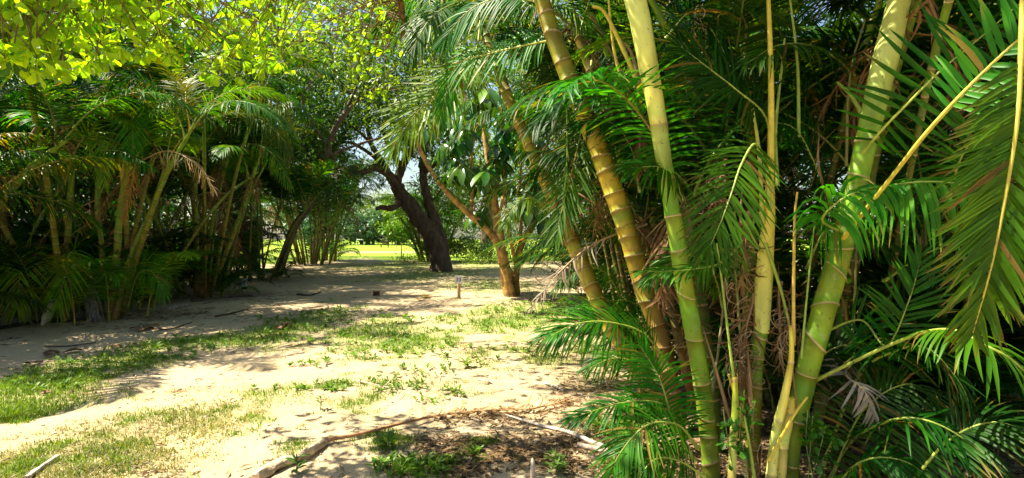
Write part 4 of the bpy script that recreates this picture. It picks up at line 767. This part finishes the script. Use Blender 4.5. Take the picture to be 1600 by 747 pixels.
    fr([(1330, 545, 3.6), (1332, 580, 3.5), (1325, 620, 3.5)], .2, 22, G_DEAD, (0, -1, .2), .014, .8, 0, .1, (.3, .2, .1), dead=True, curl=.5, tipbrown=0)
    fr([(1010, 350, 4.6), (930, 380, 4.4), (870, 430, 4.3), (830, 480, 4.3)], .26, 20, G_GREY[1:] + G_DEAD[:1], (0, -.6, 1), .012, .5, 0, .3, (.38, .26, .13), dead=True, curl=.3, tipbrown=0, a0=40)
    for q in (([(1170, 330, 3.5), (1165, 380, 3.45), (1160, 450, 3.45)], .22), ([(1135, 250, 3.7), (1120, 300, 3.65), (1118, 360, 3.6)], .2), ([(1010, 190, 4.1), (1000, 220, 4.05), (1002, 270, 4.05)], .2), ([(1180, 460, 3.45), (1165, 520, 3.4), (1160, 590, 3.4)], .24),
              ([(975, 330, 4.7), (1000, 360, 4.6), (1030, 400, 4.6)], .3), ([(1080, 420, 3.9), (1075, 480, 3.9), (1080, 560, 3.9)], .25), ([(1220, 440, 3.6), (1226, 500, 3.6), (1222, 570, 3.6)], .24), ([(960, 250, 5.0), (945, 300, 5.0), (930, 360, 4.9)], .35)):
        fr(q[0], q[1], 22, G_DEAD, (0, -1, .2), .012, .9, 0, .05, (.25, .15, .08), dead=True, curl=.8, tipbrown=0)
    for lst, L, cl, up in (([(1330, 110, 3.9), (1280, 75, 3.7), (1220, 70, 3.5), (1165, 100, 3.4)], .36, G_MID, (0, -.6, 1)), ([(1300, 330, 3.9), (1270, 250, 3.7), (1240, 200, 3.6), (1190, 190, 3.5)], .34, G_DARK[1:] + G_MID[:1], (0, -.8, .7)),
            ([(1100, 60, 4.2), (1130, 20, 4.0), (1180, 10, 3.9), (1240, 40, 3.8)], .36, G_MID, (0, -.6, 1)), ([(1260, 420, 3.9), (1290, 360, 3.7), (1330, 350, 3.6), (1400, 390, 3.5)], .32, G_MID, (0, -.7, .9)),
            ([(1480, 330, 3.6), (1500, 250, 3.4), (1540, 200, 3.3), (1600, 190, 3.2)], .4, G_MID, (-.2, -.9, .6)),
            ([(1130, 480, 3.8), (1110, 420, 3.7), (1070, 400, 3.6), (1010, 440, 3.5)], .24, G_MID[1:], (0, -.7, .9)), ([(1000, 300, 4.3), (985, 230, 4.2), (950, 190, 4.1), (900, 195, 4.0)], .34, G_DARK[1:] + G_MID[:1], (0, -.7, .9)),
            ([(1040, 60, 4.2), (1080, 20, 4.1), (1120, 60, 4.0), (1150, 130, 3.9)], .34, G_DARK[1:] + G_MID[:1], (.3, -.7, .7)), ([(1240, 620, 3.6), (1280, 560, 3.5), (1330, 540, 3.4), (1390, 580, 3.3)], .26, G_DARK[1:], (0, -.7, .9)),
            ([(700, -60, 6.4), (672, 0, 6.2), (690, 60, 6.1), (700, 120, 6.1)], .4, G_MID + G_LIT[:1], (-.6, -.8, .3)), ([(770, -40, 5.6), (830, 10, 5.2), (880, 10, 5.0), (930, 50, 4.8)], .42, G_DARK[1:] + G_MID, (0, -.6, 1))):
        fr(lst, L, 34, cl, up, .023, .3, .1, .12, (.25, .32, .06))
    # crowns of the tall canes, overhead
    rr = random.Random(5)
    for pt, k in ((S2[-1], 5), (P(965, -120, 3.5), 5), (P(1430, -110, 3.3), 5), (S10[-1], 4), (S12[-1], 5), (S13[-1], 4), (S9[-1], 3), (S11[-1], 3)):
        a0 = rr.random() * 6
        for j in range(k):
            a = a0 + j * 2.4
            if math.sin(a) < -.55 and pt[1] < 3.7: a = -a          # none straight at the camera
            put_frond(root, rr.choice(('mid', 'mid', 'dark', 'lit') if pt[2] > 2.4 else ('dark', 'mid')), rr.choice((0, 1, 2, 3, 5)), pt, a, rr.uniform(.75, 1.0), rr.uniform(-.1, .2), rr.uniform(-.2, .2))
    # curly dry fibres
    for cx, cy, Yc, n, sp in ((1170, 420, 3.5, 60, 45), (1165, 560, 3.4, 60, 40), (1010, 155, 4.1, 40, 22), (1225, 520, 3.4, 40, 30), (1120, 300, 3.7, 25, 22), (1260, 560, 3.5, 30, 35), (1100, 30, 4.0, 25, 20), (1200, 700, 3.3, 30, 40), (1320, 600, 3.5, 25, 25)):
        mb = MB()
        for i in range(n):
            cl_ = lambda s_: max(-1.3, min(1.3, rr.gauss(0, 1))) * s_
            p = P(cx + cl_(sp * .45), cy + cl_(sp * .8), Yc + cl_(.08)); r_ = rr.uniform(.02, .06); a = rr.random() * 6; w = rr.uniform(2, 5); tl = np.linspace(0, w, 10)
            ax = nrm(np.array([rr.gauss(0, 1), rr.gauss(0, .6), rr.gauss(0, 1)])); bx = nrm(np.cross(ax, (0.2, 1, .3)))
            c = p + r_ * (np.cos(tl + a)[:, None] * ax + np.sin(tl + a)[:, None] * bx) + np.array((0, 0, -.03))[None] * tl[:, None] * rr.uniform(.3, 1)
            q = rr.uniform(.5, 1.1); mb.tube(local(root, c), np.linspace(.0032, .001, 10), np.array((.44, .33, .2)) * q, 4, 0, False)
        mb.build('dry_fibre', M_DRY, root)
front_clump()

# ------------------------------------------------------------------ overhanging branches, top left
def overhang():
    base = np.array((-5.2, 1.2, gz(-5.2, 1.2)))
    root = empty('overhanging_tree', base, 'tree hanging sunlit yellow-green leafy twigs over the top left of the view', 'tree')
    bark = (.17, .10, .055)
    mb = MB(); mb.tube(smooth([(0, 0, -.05), (.1, .1, 1.4), (.3, .4, 2.8), (.5, .9, 3.9)], 30), np.linspace(.2, .11, 30), bark, 12, 0, True, .06); mb.build('trunk', M_BARK, root)
    fork = np.array((.5, .9, 3.9)) + base
    lims = [[fork, (-3.6, 3.0, 4.3), (-2.4, 4.2, 4.15), (-1.2, 5.4, 4.3), (-.6, 7.0, 4.8)], [fork, (-4.4, 2.6, 4.25), (-3.9, 3.5, 4.1), (-3.3, 4.4, 4.15)],
            [fork, (-3.4, 2.4, 4.5), (-1.8, 3.0, 4.6), (-.4, 3.6, 4.7)], [fork, (-4.4, 2.2, 3.8), (-3.8, 2.7, 3.5), (-3.0, 3.0, 3.4)], [(-1.2, 5.4, 4.3), (-1.4, 7.0, 4.2), (-2.0, 9.0, 4.6)]]
    allp = []
    for lm in lims:
        pts = smooth(np.array([np.asarray(q, float) for q in lm]), 60); allp.append(pts)
        m2 = MB(); m2.tube(pts - base, np.linspace(.05, .012, 60), bark, 8, 0, True, .05); m2.build('limb', M_BARK, root)
    allp = np.vstack(allp)
    low = lambda u: np.interp(u, [-120, 0, 60, 100, 150, 190, 235, 300, 330, 360, 380, 420, 470, 520, 620], [120, 112, 112, 122, 112, 85, 92, 118, 132, 112, 136, 110, 130, 160, 150])
    tips = []
    for i in range(250):
        u = rng.uniform(-160, 450); v = low(u) - 12 - abs(rng.normal()) * 75; tips.append((u, v, rng.uniform(2.5, 3.2) if u < 90 else rng.uniform(3.3, 5.0)))
    for u in range(-100, 450, 24): tips.append((u + rng.normal() * 6, low(u + 0.) - 12 + rng.normal() * 5, rng.uniform(2.5, 3.1) if u < 90 else rng.uniform(3.2, 4.2)))
    for i in range(95):
        u = rng.uniform(400, 640); v = rng.uniform(-60, low(u) - 5); tips.append((u, v, rng.uniform(5.5, 8.5)))
    T = [P(*q) for q in tips] + [np.array((rng.uniform(-3.8, -.4), rng.uniform(2.6, 4.3), rng.uniform(4.1, 5.0))) for _ in range(70)]
    tw = MB(); lv = MB(); cols = ((.33, .48, .012), (.46, .58, .015), (.22, .38, .012), (.08, .21, .012))
    for t in T:
        off = np.array((rng.normal() * .5, -.2 + rng.normal() * .3, .3)); dist = np.linalg.norm(allp - (t + off), axis=1); s = allp[int(np.argmin(dist))]
        mid = s * .45 + t * .55 + np.array((off[0] * .5, rng.normal() * .12, .16 + rng.random() * .15)); pts = smooth([s, mid, t], 12)
        tw.tube(pts - base, np.linspace(.008, .0025, 12), (.15, .10, .045), 5, 0, False)
        pd = nrm(t - pts[-3])
        for f in ((11, 9, 7) if rng.random() < .6 else (11, 8)):
            c = pts[f] if f < 12 else t; nl = rng.integers(5, 9); sh = rng.normal(size=(nl, 3)) + pd * 0.9 + np.array((0, 0, -.15))
            d, sd, up = rand_basis(nl, .42, sh)
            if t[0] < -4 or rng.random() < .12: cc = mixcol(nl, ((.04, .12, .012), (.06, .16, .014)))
            else: cc = mixcol(nl, cols, .1)
            scatter(lv, LEAF_OBOV, np.tile(c - base, (nl, 1)) + d * .012, d, sd, up, rng.uniform(.07, .115, nl) * (.85 if t[1] < 3.3 else 1.0) * (.8 if 800 + FPX * t[0] / t[1] > 235 else 1.0), cc)
    tw.build('twigs', M_BARK, root); lv.build('foliage', M_BROAD, root)
overhang()

# ------------------------------------------------------------------ small things
def marker33():
    b = G(717, 467); Y0 = b[1]; k = Y0 / FPX
    root = empty('number_post', b, 'short wooden post carrying a white square plate numbered 33', 'sign')
    mb = MB(); mb.tube([(0, 0, -.05), (0, 0, 24 * k)], [.045, .042], (.46, .31, .17), 10, 0, True, .04); mb.build('post', M_WOOD, root)
    s = 12.5 * k; mb = MB(); zc = 29 * k
    mb.box((0, -.055, zc), (s, .02, s * 1.03), (.74, .74, .74)); mb.build('plate', M_PAINT, root, False)
    fc = bpy.data.curves.new('numerals', 'FONT'); fc.body = '33'; fc.size = s * .68; fc.align_x = 'CENTER'; fc.align_y = 'CENTER'; fc.extrude = .001; fc.offset = .002
    mt = solid_mat('black_paint', .6); fc.materials.append(mt)
    fo = bpy.data.objects.new('numerals', fc); COL.objects.link(fo)
    dg = bpy.context.evaluated_depsgraph_get(); me = bpy.data.meshes.new_from_object(fo.evaluated_get(dg)); bpy.data.objects.remove(fo)
    a = me.color_attributes.new('Col', 'FLOAT_COLOR', 'POINT'); a.data.foreach_set('color', np.tile((.03, .04, .08, 1), len(me.vertices)).astype(np.float32))
    o = bpy.data.objects.new('numerals', me); COL.objects.link(o); o.parent = root; o.rotation_euler = (R(90), 0, 0); o.location = (0, -.068, zc)
marker33()
def marker_left():
    b = G(382, 453); k = b[1] / FPX
    root = empty('white_marker', b, 'small upright white marker board on a dark foot beside the left palms', 'sign')
    mb = MB(); mb.box((0, 0, 10 * k), (6.5 * k, .03, 13 * k), (.72, .74, .74)); mb.build('board', M_PAINT, root, False)
    mb = MB(); mb.box((0, .002, 1.5 * k), (7.5 * k, .06, 4 * k), (.05, .05, .05)); mb.build('foot', M_RUBBER, root, False)
marker_left()

def ground_stick(name, label, cat, pts, w0, w1, col, group=None, lift=.02, wob=.12, sides=9, flat=1.0, mat=None):
    P3 = [G(*q[:2]) + np.array((0, 0, lift + (q[2] if len(q) > 2 else 0))) for q in pts]; b = P3[0]
    p = smooth(P3, 26); mb = MB(); mb.tube(p - b, np.linspace(w0, w1, 26), np.asarray(col)[None] * (1 + .2 * rng.normal(size=(26, 1))).clip(.6, 1.4), sides, 0, True, wob, rng.random() * 6, flat)
    o = mb.build(name, mat or M_WOOD); o.location = b; return tag(o, label, cat, group)
STK = 'dead wood lying on the ground'
def log():
    o = ground_stick('fallen_log', 'split pale log lying at the bottom of the view, its end toward the fallen frond', 'log', [(400, 755), (430, 738), (470, 720), (506, 700)], .034, .028, (.50, .38, .25), STK, .03, .3)
log()
ground_stick('pale_stick', 'short pale stick alone on the dry grass in the bottom left corner', 'stick', [(40, 748), (62, 732), (90, 713)], .016, .014, (.55, .45, .36), STK)
ground_stick('pale_stick', 'long pale tapered stalk pointing from the bottom right sand toward the fallen frond', 'stick', [(972, 714), (930, 697), (890, 682), (845, 668), (790, 650)], .024, .006, (.48, .40, .33), STK)
ground_stick('pale_stick', 'shorter grey stick lying just below the long pale stalk', 'stick', [(966, 716), (935, 707), (903, 700)], .022, .017, (.40, .32, .26), STK)
ground_stick('pale_stick', 'thin pale stick on the sunlit sand above the fallen frond', 'stick', [(850, 600), (870, 606), (880, 612)], .012, .006, (.52, .46, .4), STK)
ground_stick('dark_stick', 'thin dark stick lying across the shaded track near the left palms', 'stick', [(336, 496), (362, 492), (388, 484)], .018, .01, (.10, .06, .04), STK)
ground_stick('dark_stick', 'bent dark twig on the shaded track left of the grass strip', 'stick', [(228, 512), (262, 517), (300, 505)], .014, .008, (.10, .06, .04), STK)
ground_stick('dark_stick', 'short dark stick in the middle of the shaded track', 'stick', [(464, 461), (484, 462), (500, 458)], .028, .02, (.09, .06, .04), STK)
ground_stick('dark_stick', 'dark branch lying along the foot of the slanting palm canes', 'stick', [(300, 472), (345, 465), (395, 462)], .04, .02, (.12, .08, .05), STK)
ground_stick('dark_stick', 'pale-topped branch lying in front of the left palms', 'stick', [(262, 484), (280, 481), (298, 479)], .05, .03, (.30, .24, .2), STK)
ground_stick('dark_stick', 'dark stick at the edge of the green grass on the left', 'stick', [(70, 544), (110, 542), (150, 538)], .012, .008, (.12, .08, .06), STK)
ground_stick('black_hose', 'black hose lying along the foot of the nearest left palms', 'hose', [(-40, 522), (20, 511), (70, 504), (135, 500)], .035, .035, (.02, .018, .016), None, .03, 0, mat=M_RUBBER)
def stub():
    b = G(832, 752); mb = MB(); mb.tube(smooth([(0, 0, -.03), (.004, 0, .07), (.0, .01, .12)], 12), np.interp(np.linspace(0, 1, 12), [0, .8, 1], [.013, .014, .007]), (.46, .38, .31), 9, 0, True, .15)
    o = mb.build('wooden_stub', M_WOOD); o.location = b; tag(o, 'small pale wooden stub standing upright in the dark litter', 'stub')
stub()
def fallen_frond():
    pl = [(505, 700), (560, 690), (620, 672), (680, 655), (750, 647), (830, 640), (890, 630)]
    pts = [G(*q) + np.array((0, 0, .035)) for q in pl]; b = pts[0]
    mb = frond_mb([p - b for p in pts], 46, .30, .016, (0, 0, 1), .22, .12, .42, cols=((.30, .17, .07), (.40, .27, .13), (.20, .11, .05)), rach=(.33, .17, .08), rr=.011, seed=900, tipbrown=0, miss=.1, curl=.25, a0=45, a1=18)
    o = mb.build('fallen_frond', [M_DEADF, M_RACH]); o.location = b; tag(o, 'large dry reddish-brown fallen palm frond lying across the sand in front', 'frond')
    for lst, lab, cl in (([(560, 600), (610, 612), (660, 622), (715, 632)], 'faded grey fallen frond, thin leaflets on the sunlit sand behind the brown one', G_GREY), ([(1010, 640), (960, 625), (905, 622), (870, 640)], 'small crumpled brown frond on the ground beside the leaning canes', G_DEAD)):
        pts = [G(*q) + np.array((0, 0, .03)) for q in lst]; b = pts[0]
        o = frond_mb([p - b for p in pts], 20, .25, .008, (0, 0, 1), .15, .1, .15, cols=cl, rach=(.4, .32, .22), rr=.006, seed=int(lst[0][0]), tipbrown=0, miss=.3, curl=.5).build('fallen_frond', [M_DEADF, M_RACH]); o.location = b; tag(o, lab, 'frond')
fallen_frond()
def dry_leaf(label, u, v, size, col, n=1, group=None, name='dry_leaf'):
    b = G(u, v, .015); mb = MB()
    d = nrm(np.stack([rng.normal(size=n), rng.normal(size=n), np.abs(rng.normal(size=n)) * .05], -1)); dd, s, up = rand_basis(n, .9, d)
    T = LEAF_LONG[0] * np.array((1, 2.0, 1)); T[:, 2] = .3 * np.abs(T[:, 1]) + .1 * np.sin(T[:, 0] * 3)
    scatter(mb, (T, LEAF_LONG[1]), rng.normal(size=(n, 3)) * (size * .25, size * .25, .005) , dd, s, up, size * rng.uniform(.7, 1.1, n), mixcol(n, (col, np.array(col) * .7)))
    o = mb.build(name, M_DRY); o.location = b; tag(o, label, 'leaf', group)
LV = 'curled dry leaves on the ground'
dry_leaf('large curled dark brown leaf on the left grass', 98, 553, .22, (.12, .07, .04), 4, LV)
dry_leaf('small dark leaf just below the large curled one on the left grass', 52, 568, .15, (.05, .03, .02), 3, LV)
dry_leaf('dry brown leaf on the shaded grass strip in the middle', 420, 516, .26, (.17, .09, .05), 3, LV)
dry_leaf('tan leaf on the sand right above the left grass', 228, 515, .3, (.30, .19, .10), 3, LV)
dry_leaf('bright yellow fallen leaf on the sunlit track near the number post', 660, 468, .34, (.55, .36, .02), 2, LV)
dry_leaf('pinkish dry leaf lying in the left grass near the shade edge', 86, 613, .12, (.40, .24, .14), 2, LV)
dry_leaf('brown leaf on the left grass nearer the track', 207, 540, .2, (.20, .12, .06), 2, LV)
def block():
    b = G(588, 464); k = b[1] / FPX; root = empty('wooden_block', b, 'small weathered brown block with a dark hollow lying in the middle of the track', 'block')
    mb = MB(); w, h, d = 11 * k, 8 * k, .16; t = .025
    rt = Matrix.Rotation(.25, 3, 'Z')
    for c, s in (((0, 0, t / 2), (w, d, t)), ((0, 0, h - t / 2), (w, d, t)), ((-w / 2 + t / 2, 0, h / 2), (t, d - .004, h - 2 * t)), ((w / 2 - t / 2, 0, h / 2), (t, d - .004, h - 2 * t)), ((0, d / 2 - .03, h / 2), (w - 2 * t, .02, h - 2 * t))):
        mb.box(np.array(rt) @ np.array(c), s, (.26, .15, .09), 0, rt)
    mb.build('body', M_WOOD, root, False)
block()
def sheath(label, top, bot, w, col, kind):
    b = G(*bot); Y = b[1]; p1 = P(top[0], top[1], Y + .1)
    pts = smooth([b + (0, 0, .01), (b + p1) / 2 + np.array((.03, 0, .02)), p1], 24) - b; mb = MB()
    if kind == 'boot': mb.tube(pts, np.interp(np.linspace(0, 1, 24), [0, .3, .8, 1], [.25, 1, .75, .5]) * w, np.asarray(col)[None] * np.linspace(1, .8, 24)[:, None], 10, 0, True, .1, 1, .6)
    else:
        for i in range(30):
            a = p1 - b + rng.normal(size=3) * .04; e = rng.normal(size=3) * np.array((.09, .06, .0)) + np.array((0, 0, .02)); q = smooth([a, (a + e) / 2 + rng.normal(size=3) * .03, e], 8)
            mb.tube(q, np.linspace(.012, .004, 8), np.asarray(col) * rng.uniform(.7, 1.2), 4, 0, False)
    o = mb.build('dry_sheath' if kind == 'boot' else 'hanging_dry_leaf', M_DRY if kind != 'boot' else M_WOOD); o.location = b; tag(o, label, 'palm litter')
sheath('pale tan dry leaf sheath propped against the nearest left palm', (84, 468), (66, 508), .09, (.56, .48, .40), 'boot')
sheath('grey ragged dry leaf hanging to the ground at the nearest left palm', (140, 448), (149, 502), .1, (.36, .33, .32), 'rag')
sheath('small pale leaf sheath leaning at the foot of the palms right of the white marker', (398, 424), (409, 434), .07, (.45, .42, .4), 'boot')
# far side of the lawn: posts, white frame, bench
def far_things():
    for i, (u, v, h, lab) in enumerate(((627, 404, 26, 'tallest pale thin post at the lawn edge in front of the shaggy palm'), (619, 394, 14, 'short thin post left of the pale post at the lawn edge'), (612, 392, 12, 'leftmost short thin post at the lawn edge'))):
        b = G(u, v); k = b[1] / FPX; mb = MB(); mb.tube([(0, 0, -.05), (0.02, 0, h * k * .5), (0, 0, h * k)], [.045, .04, .035], (.34, .25, .15), 8, 0, True, .05); o = mb.build('wooden_post', M_WOOD); o.location = b; tag(o, lab, 'post', 'thin posts at the lawn edge')
    Yf = 78; x = (563 - 800) / FPX * Yf; b = np.array((x, Yf, gz(x, Yf))); root = empty('white_goal', b, 'small white frame standing at the far edge of the lawn', 'goal')
    for s, lst in (('post', [(-.5, 0, 0), (-.5, 0, .95)]), ('post', [(.5, 0, 0), (.5, 0, .95)]), ('crossbar', [(-.55, 0, .9), (.55, 0, .9)])):
        mb = MB(); mb.tube(lst, [.05, .05], (.75, .75, .75), 8); mb.build(s, M_PAINT, root)
    for u, lab in ((601, 'dark bench on the far side of the lawn by a post'),):
        Yf = 70; x = (u - 800) / FPX * Yf; b = np.array((x, Yf, gz(x, Yf))); root = empty('bench', b, lab, 'bench')
        mb = MB(); mb.box((0, 0, .45), (1.1, .4, .06), (.12, .09, .07)); mb.build('seat', M_WOOD, root, False)
        for s in (-.45, .45): mb = MB(); mb.box((s, 0, .21), (.07, .36, .42), (.10, .08, .06)); mb.build('leg', M_WOOD, root, False)
        mb = MB(); mb.box((0, .19, .72), (1.1, .05, .34), (.12, .09, .07)); mb.build('backrest', M_WOOD, root, False)
far_things()

# ------------------------------------------------------------------ grass, weeds and litter
def grass_at(n, blobs, thr, ls, cols, name, seed, w=.0035, vmax=760, umin=-250, umax=1250, upright=1.0, noisef=2.2, nseed=40, matt=None, near=1.0):
    v = rng.uniform(404, vmax, n * 6); u = rng.uniform(umin, umax, n * 6); y = CAM_H * FPX / (v - V0); x = (u - 800) / FPX * y
    c = cover(x, y, blobs) * 1.6 - 0.45 + (fbm(x * noisef, y * noisef, nseed, 4) - 0.47) * 1.4 + (fbm(x * 6, y * 6, nseed + 5, 3) - 0.45) * 1.5
    k = (c > thr + rng.random(len(c)) * .9); x, y, c = x[k][:n], y[k][:n], c[k][:n]; m = len(x)
    z = ground_z(x, y); sc = 1 + np.clip((y - 5) / 14, 0, 1.6)
    h = rng.uniform(*ls, m) * (.6 + .6 * np.clip(c, 0, 1)) * (1 + (sc - 1) * .35); a = rng.random(m) * 6.283; ww = w * sc * rng.uniform(.7, 1.4, m)
    lean = np.abs(rng.normal(size=m)) * .55 / upright; dx, dy = np.cos(a), np.sin(a); b = a + 1.57 + rng.normal(size=m) * .4; sx, sy = np.cos(b) * ww, np.sin(b) * ww
    V = np.zeros((m, 5, 3)); base = np.stack([x, y, z - .005], -1); S = np.stack([sx, sy, 0 * sx], -1); D = np.stack([dx * lean * h, dy * lean * h, 0 * h], -1); H = np.stack([0 * h, 0 * h, h / np.sqrt(1 + lean ** 2)], -1)
    V[:, 0] = base - S; V[:, 1] = base + S; V[:, 2] = base + S * .8 + D * .4 + H * .6; V[:, 3] = base - S * .8 + D * .4 + H * .6; V[:, 4] = base + D * 1.15 + H * .95
    o = (np.arange(m) * 5)[:, None]; mb = MB(); C = np.repeat(mixcol(m, cols, .15), 5, 0)
    mb.add(V.reshape(-1, 3), o + np.array([[0, 1, 2, 3]]), C); mb.f.append(((o + np.array([[3, 2, 4]])), 0))
    return tag(mb.build(name, matt or M_GRASS), kind='stuff')
tag(grass_at(70000, GREEN, .10, (.02, .06), ((.08, .19, .010), (.14, .26, .013), (.23, .32, .025)), 'grass', 1, w=.003), 'short bright green grass growing in patches on the sand')
tag(grass_at(30000, DRYG, .10, (.015, .045), ((.30, .26, .10), (.20, .22, .05), (.42, .36, .20), (.14, .20, .03)), 'dry_grass', 2, noisef=3, nseed=60, upright=.5), 'thin straw coloured grass on the sunlit sand')
def weeds():
    n = 900; v = rng.uniform(470, 760, n * 5); u = rng.uniform(-50, 1010, n * 5); y = CAM_H * FPX / (v - V0); x = (u - 800) / FPX * y
    c = cover(x, y, GREEN) + (fbm(x * 1.5, y * 1.5, 12, 3) - .45); k = (c > .42) & ~((x < -.9) & (y < 5.3)); x, y = x[k][:n], y[k][:n]; mb = MB()
    for px_, py_ in zip(x, y):
        nl = rng.integers(5, 10); a = rng.random(nl) * 6.283; d = nrm(np.stack([np.cos(a), np.sin(a), rng.uniform(.2, 1.3, nl)], -1)); d, s, up = rand_basis(nl, .8, d)
        scatter(mb, LEAF_LANC if rng.random() < .5 else LEAF_LONG, np.tile((px_, py_, gz(px_, py_)), (nl, 1)) + np.array((0, 0, 1)) * rng.uniform(0, .03, (nl, 1)), d, s, up, rng.uniform(.03, .075, nl) * (1 + min(1, max(0, (py_ - 5) / 8))), mixcol(nl, ((.10, .22, .014), (.17, .29, .02), (.07, .17, .014))))
    tag(mb.build('weeds', M_GRASS), 'low leafy weeds scattered through the grass patches', kind='stuff')
weeds()
def litter():
    n = 14000; v = rng.uniform(402, 765, n * 6); u = rng.uniform(-250, 1700, n * 6); y = CAM_H * FPX / (v - V0); x = (u - 800) / FPX * y
    c = cover(x, y, LITTER) * 1.3 - .3 + (fbm(x * 3.5, y * 3.5, 80, 4) - .47) * 1.6; c = c + .08 + .12 * sstep(2, 5, -x); k = c > rng.random(len(c)) * .8; x, y = x[k][:n], y[k][:n]; m = len(x)
    mb = MB(); a = rng.random(m) * 6.283; d = nrm(np.stack([np.cos(a), np.sin(a), rng.normal(size=m) * .12], -1)); d, s, up = rand_basis(m, .95, d)
    T = LEAF_LANC[0] * np.array((1, .45, 1))
    scatter(mb, (T, LEAF_LANC[1]), np.stack([x, y, ground_z(x, y) + .008], -1), d, s, up, rng.uniform(.03, .13, m) * (1 + np.clip((y - 5) / 12, 0, 1)), mixcol(m, ((.10, .06, .03), (.22, .13, .06), (.33, .22, .11), (.05, .035, .02))))
    tag(mb.build('leaf_litter', M_DRY), 'brown shreds of dead palm leaf strewn over the ground', kind='stuff')
litter()
def clods():
    n = 5000; v = rng.uniform(430, 770, n); u = rng.uniform(-250, 1250, n); y = CAM_H * FPX / (v - V0); x = (u - 800) / FPX * y; mb = MB()
    T = np.array([(1, 0, 0), (-1, 0, 0), (0, 1, 0), (0, -1, 0), (0, 0, .7), (0, 0, -.6)]); F = np.array([(0, 2, 4), (2, 1, 4), (1, 3, 4), (3, 0, 4), (2, 0, 5), (1, 2, 5), (3, 1, 5), (0, 3, 5)])
    sz = .004 + .007 * rng.random(n) ** 3 * 2; V = np.stack([x, y, ground_z(x, y)], -1)[:, None] + T[None] * sz[:, None, None] * rng.uniform(.6, 1.4, (n, 6, 1))
    mb.add(V.reshape(-1, 3), (F[None] + (np.arange(n) * 6)[:, None, None]).reshape(-1, 3), np.repeat(mixcol(n, ((.45, .36, .25), (.25, .18, .12), (.52, .44, .34))), 6, 0))
    tag(mb.build('pebbles', M_WOOD), 'small clods and pebbles scattered over the sand', kind='stuff')
clods()
def plantlet(label, u, v, n, size, cols, tpl=LEAF_LONG, h=.1, name='weed', group='single weeds on the sand'):
    b = G(u, v); mb = MB(); mb.tube(smooth([(0, 0, -.02), (.01, 0, h * .5), (.0, .01, h)], 8), .004, (.12, .2, .04), 5)
    hh = rng.uniform(.1, 1, n) * h; a = np.arange(n) * 2.4; d = nrm(np.stack([np.cos(a), np.sin(a), rng.uniform(.2, .9, n)], -1)); d, s, up = rand_basis(n, .85, d)
    scatter(mb, tpl, np.stack([0 * hh, 0 * hh, hh], -1), d, s, up, size * rng.uniform(.7, 1.2, n), mixcol(n, cols)); o = mb.build(name, M_GRASS); o.location = b; tag(o, label, 'weed', group)
plantlet('spiky pale green weed at the bottom edge by the upright stub', 868, 746, 22, .075, ((.14, .26, .05), (.2, .32, .08)), h=.13)
plantlet('broad-leaved green weed alone on the bright sand in the middle', 728, 572, 12, .13, ((.14, .24, .03),), h=.08)
plantlet('tuft of dark leaves beside the pale log', 605, 705, 18, .09, ((.05, .14, .02), (.08, .19, .02)), h=.1)
plantlet('small upright seedling between the log and the sunlit grass', 462, 742, 14, .08, ((.07, .17, .02),), h=.12)
plantlet('upright weed on the sand left of the faded frond', 500, 640, 12, .07, ((.09, .18, .03),), h=.12)
def creeper(label, spots, Yc):
    b = G(1165, 770); b = np.array((P(spots[0][0], 700, Yc)[0], Yc, 0)); b[2] = gz(b[0], b[1])
    root = empty('creeper', b, label, 'creeper', 'creepers among the canes'); st = MB(); lf = MB()
    for u, v in spots:
        p = P(u, v, Yc) - b; pts = smooth([(rng.normal() * .03, rng.normal() * .03, 0), p * np.array((.6, 1, .55)) + (0, .03, 0), p], 12); st.tube(pts, .003, (.14, .2, .05), 5)
        for j in range(9):
            c = pts[rng.integers(5, 12)] + rng.normal(size=3) * .025; nl = 3; d, s, up = rand_basis(nl, .7); T = LEAF_OBOV[0] * np.array((1, 1.3, 1))
            scatter(lf, (T, LEAF_OBOV[1]), np.tile(c, (nl, 1)), d, s, up, rng.uniform(.035, .06, nl), mixcol(nl, ((.05, .18, .02), (.08, .24, .03))))
    st.build('stem', M_RACH, root); lf.build('foliage', M_BROAD, root)
creeper('leafy green creeper climbing between the slim yellow canes', [(1163, 610), (1180, 625), (1158, 630), (1130, 640)], 3.1)
creeper('green creeper beside the foot of the thick right cane', [(1270, 650), (1290, 665), (1262, 640), (1300, 690)], 3.1)
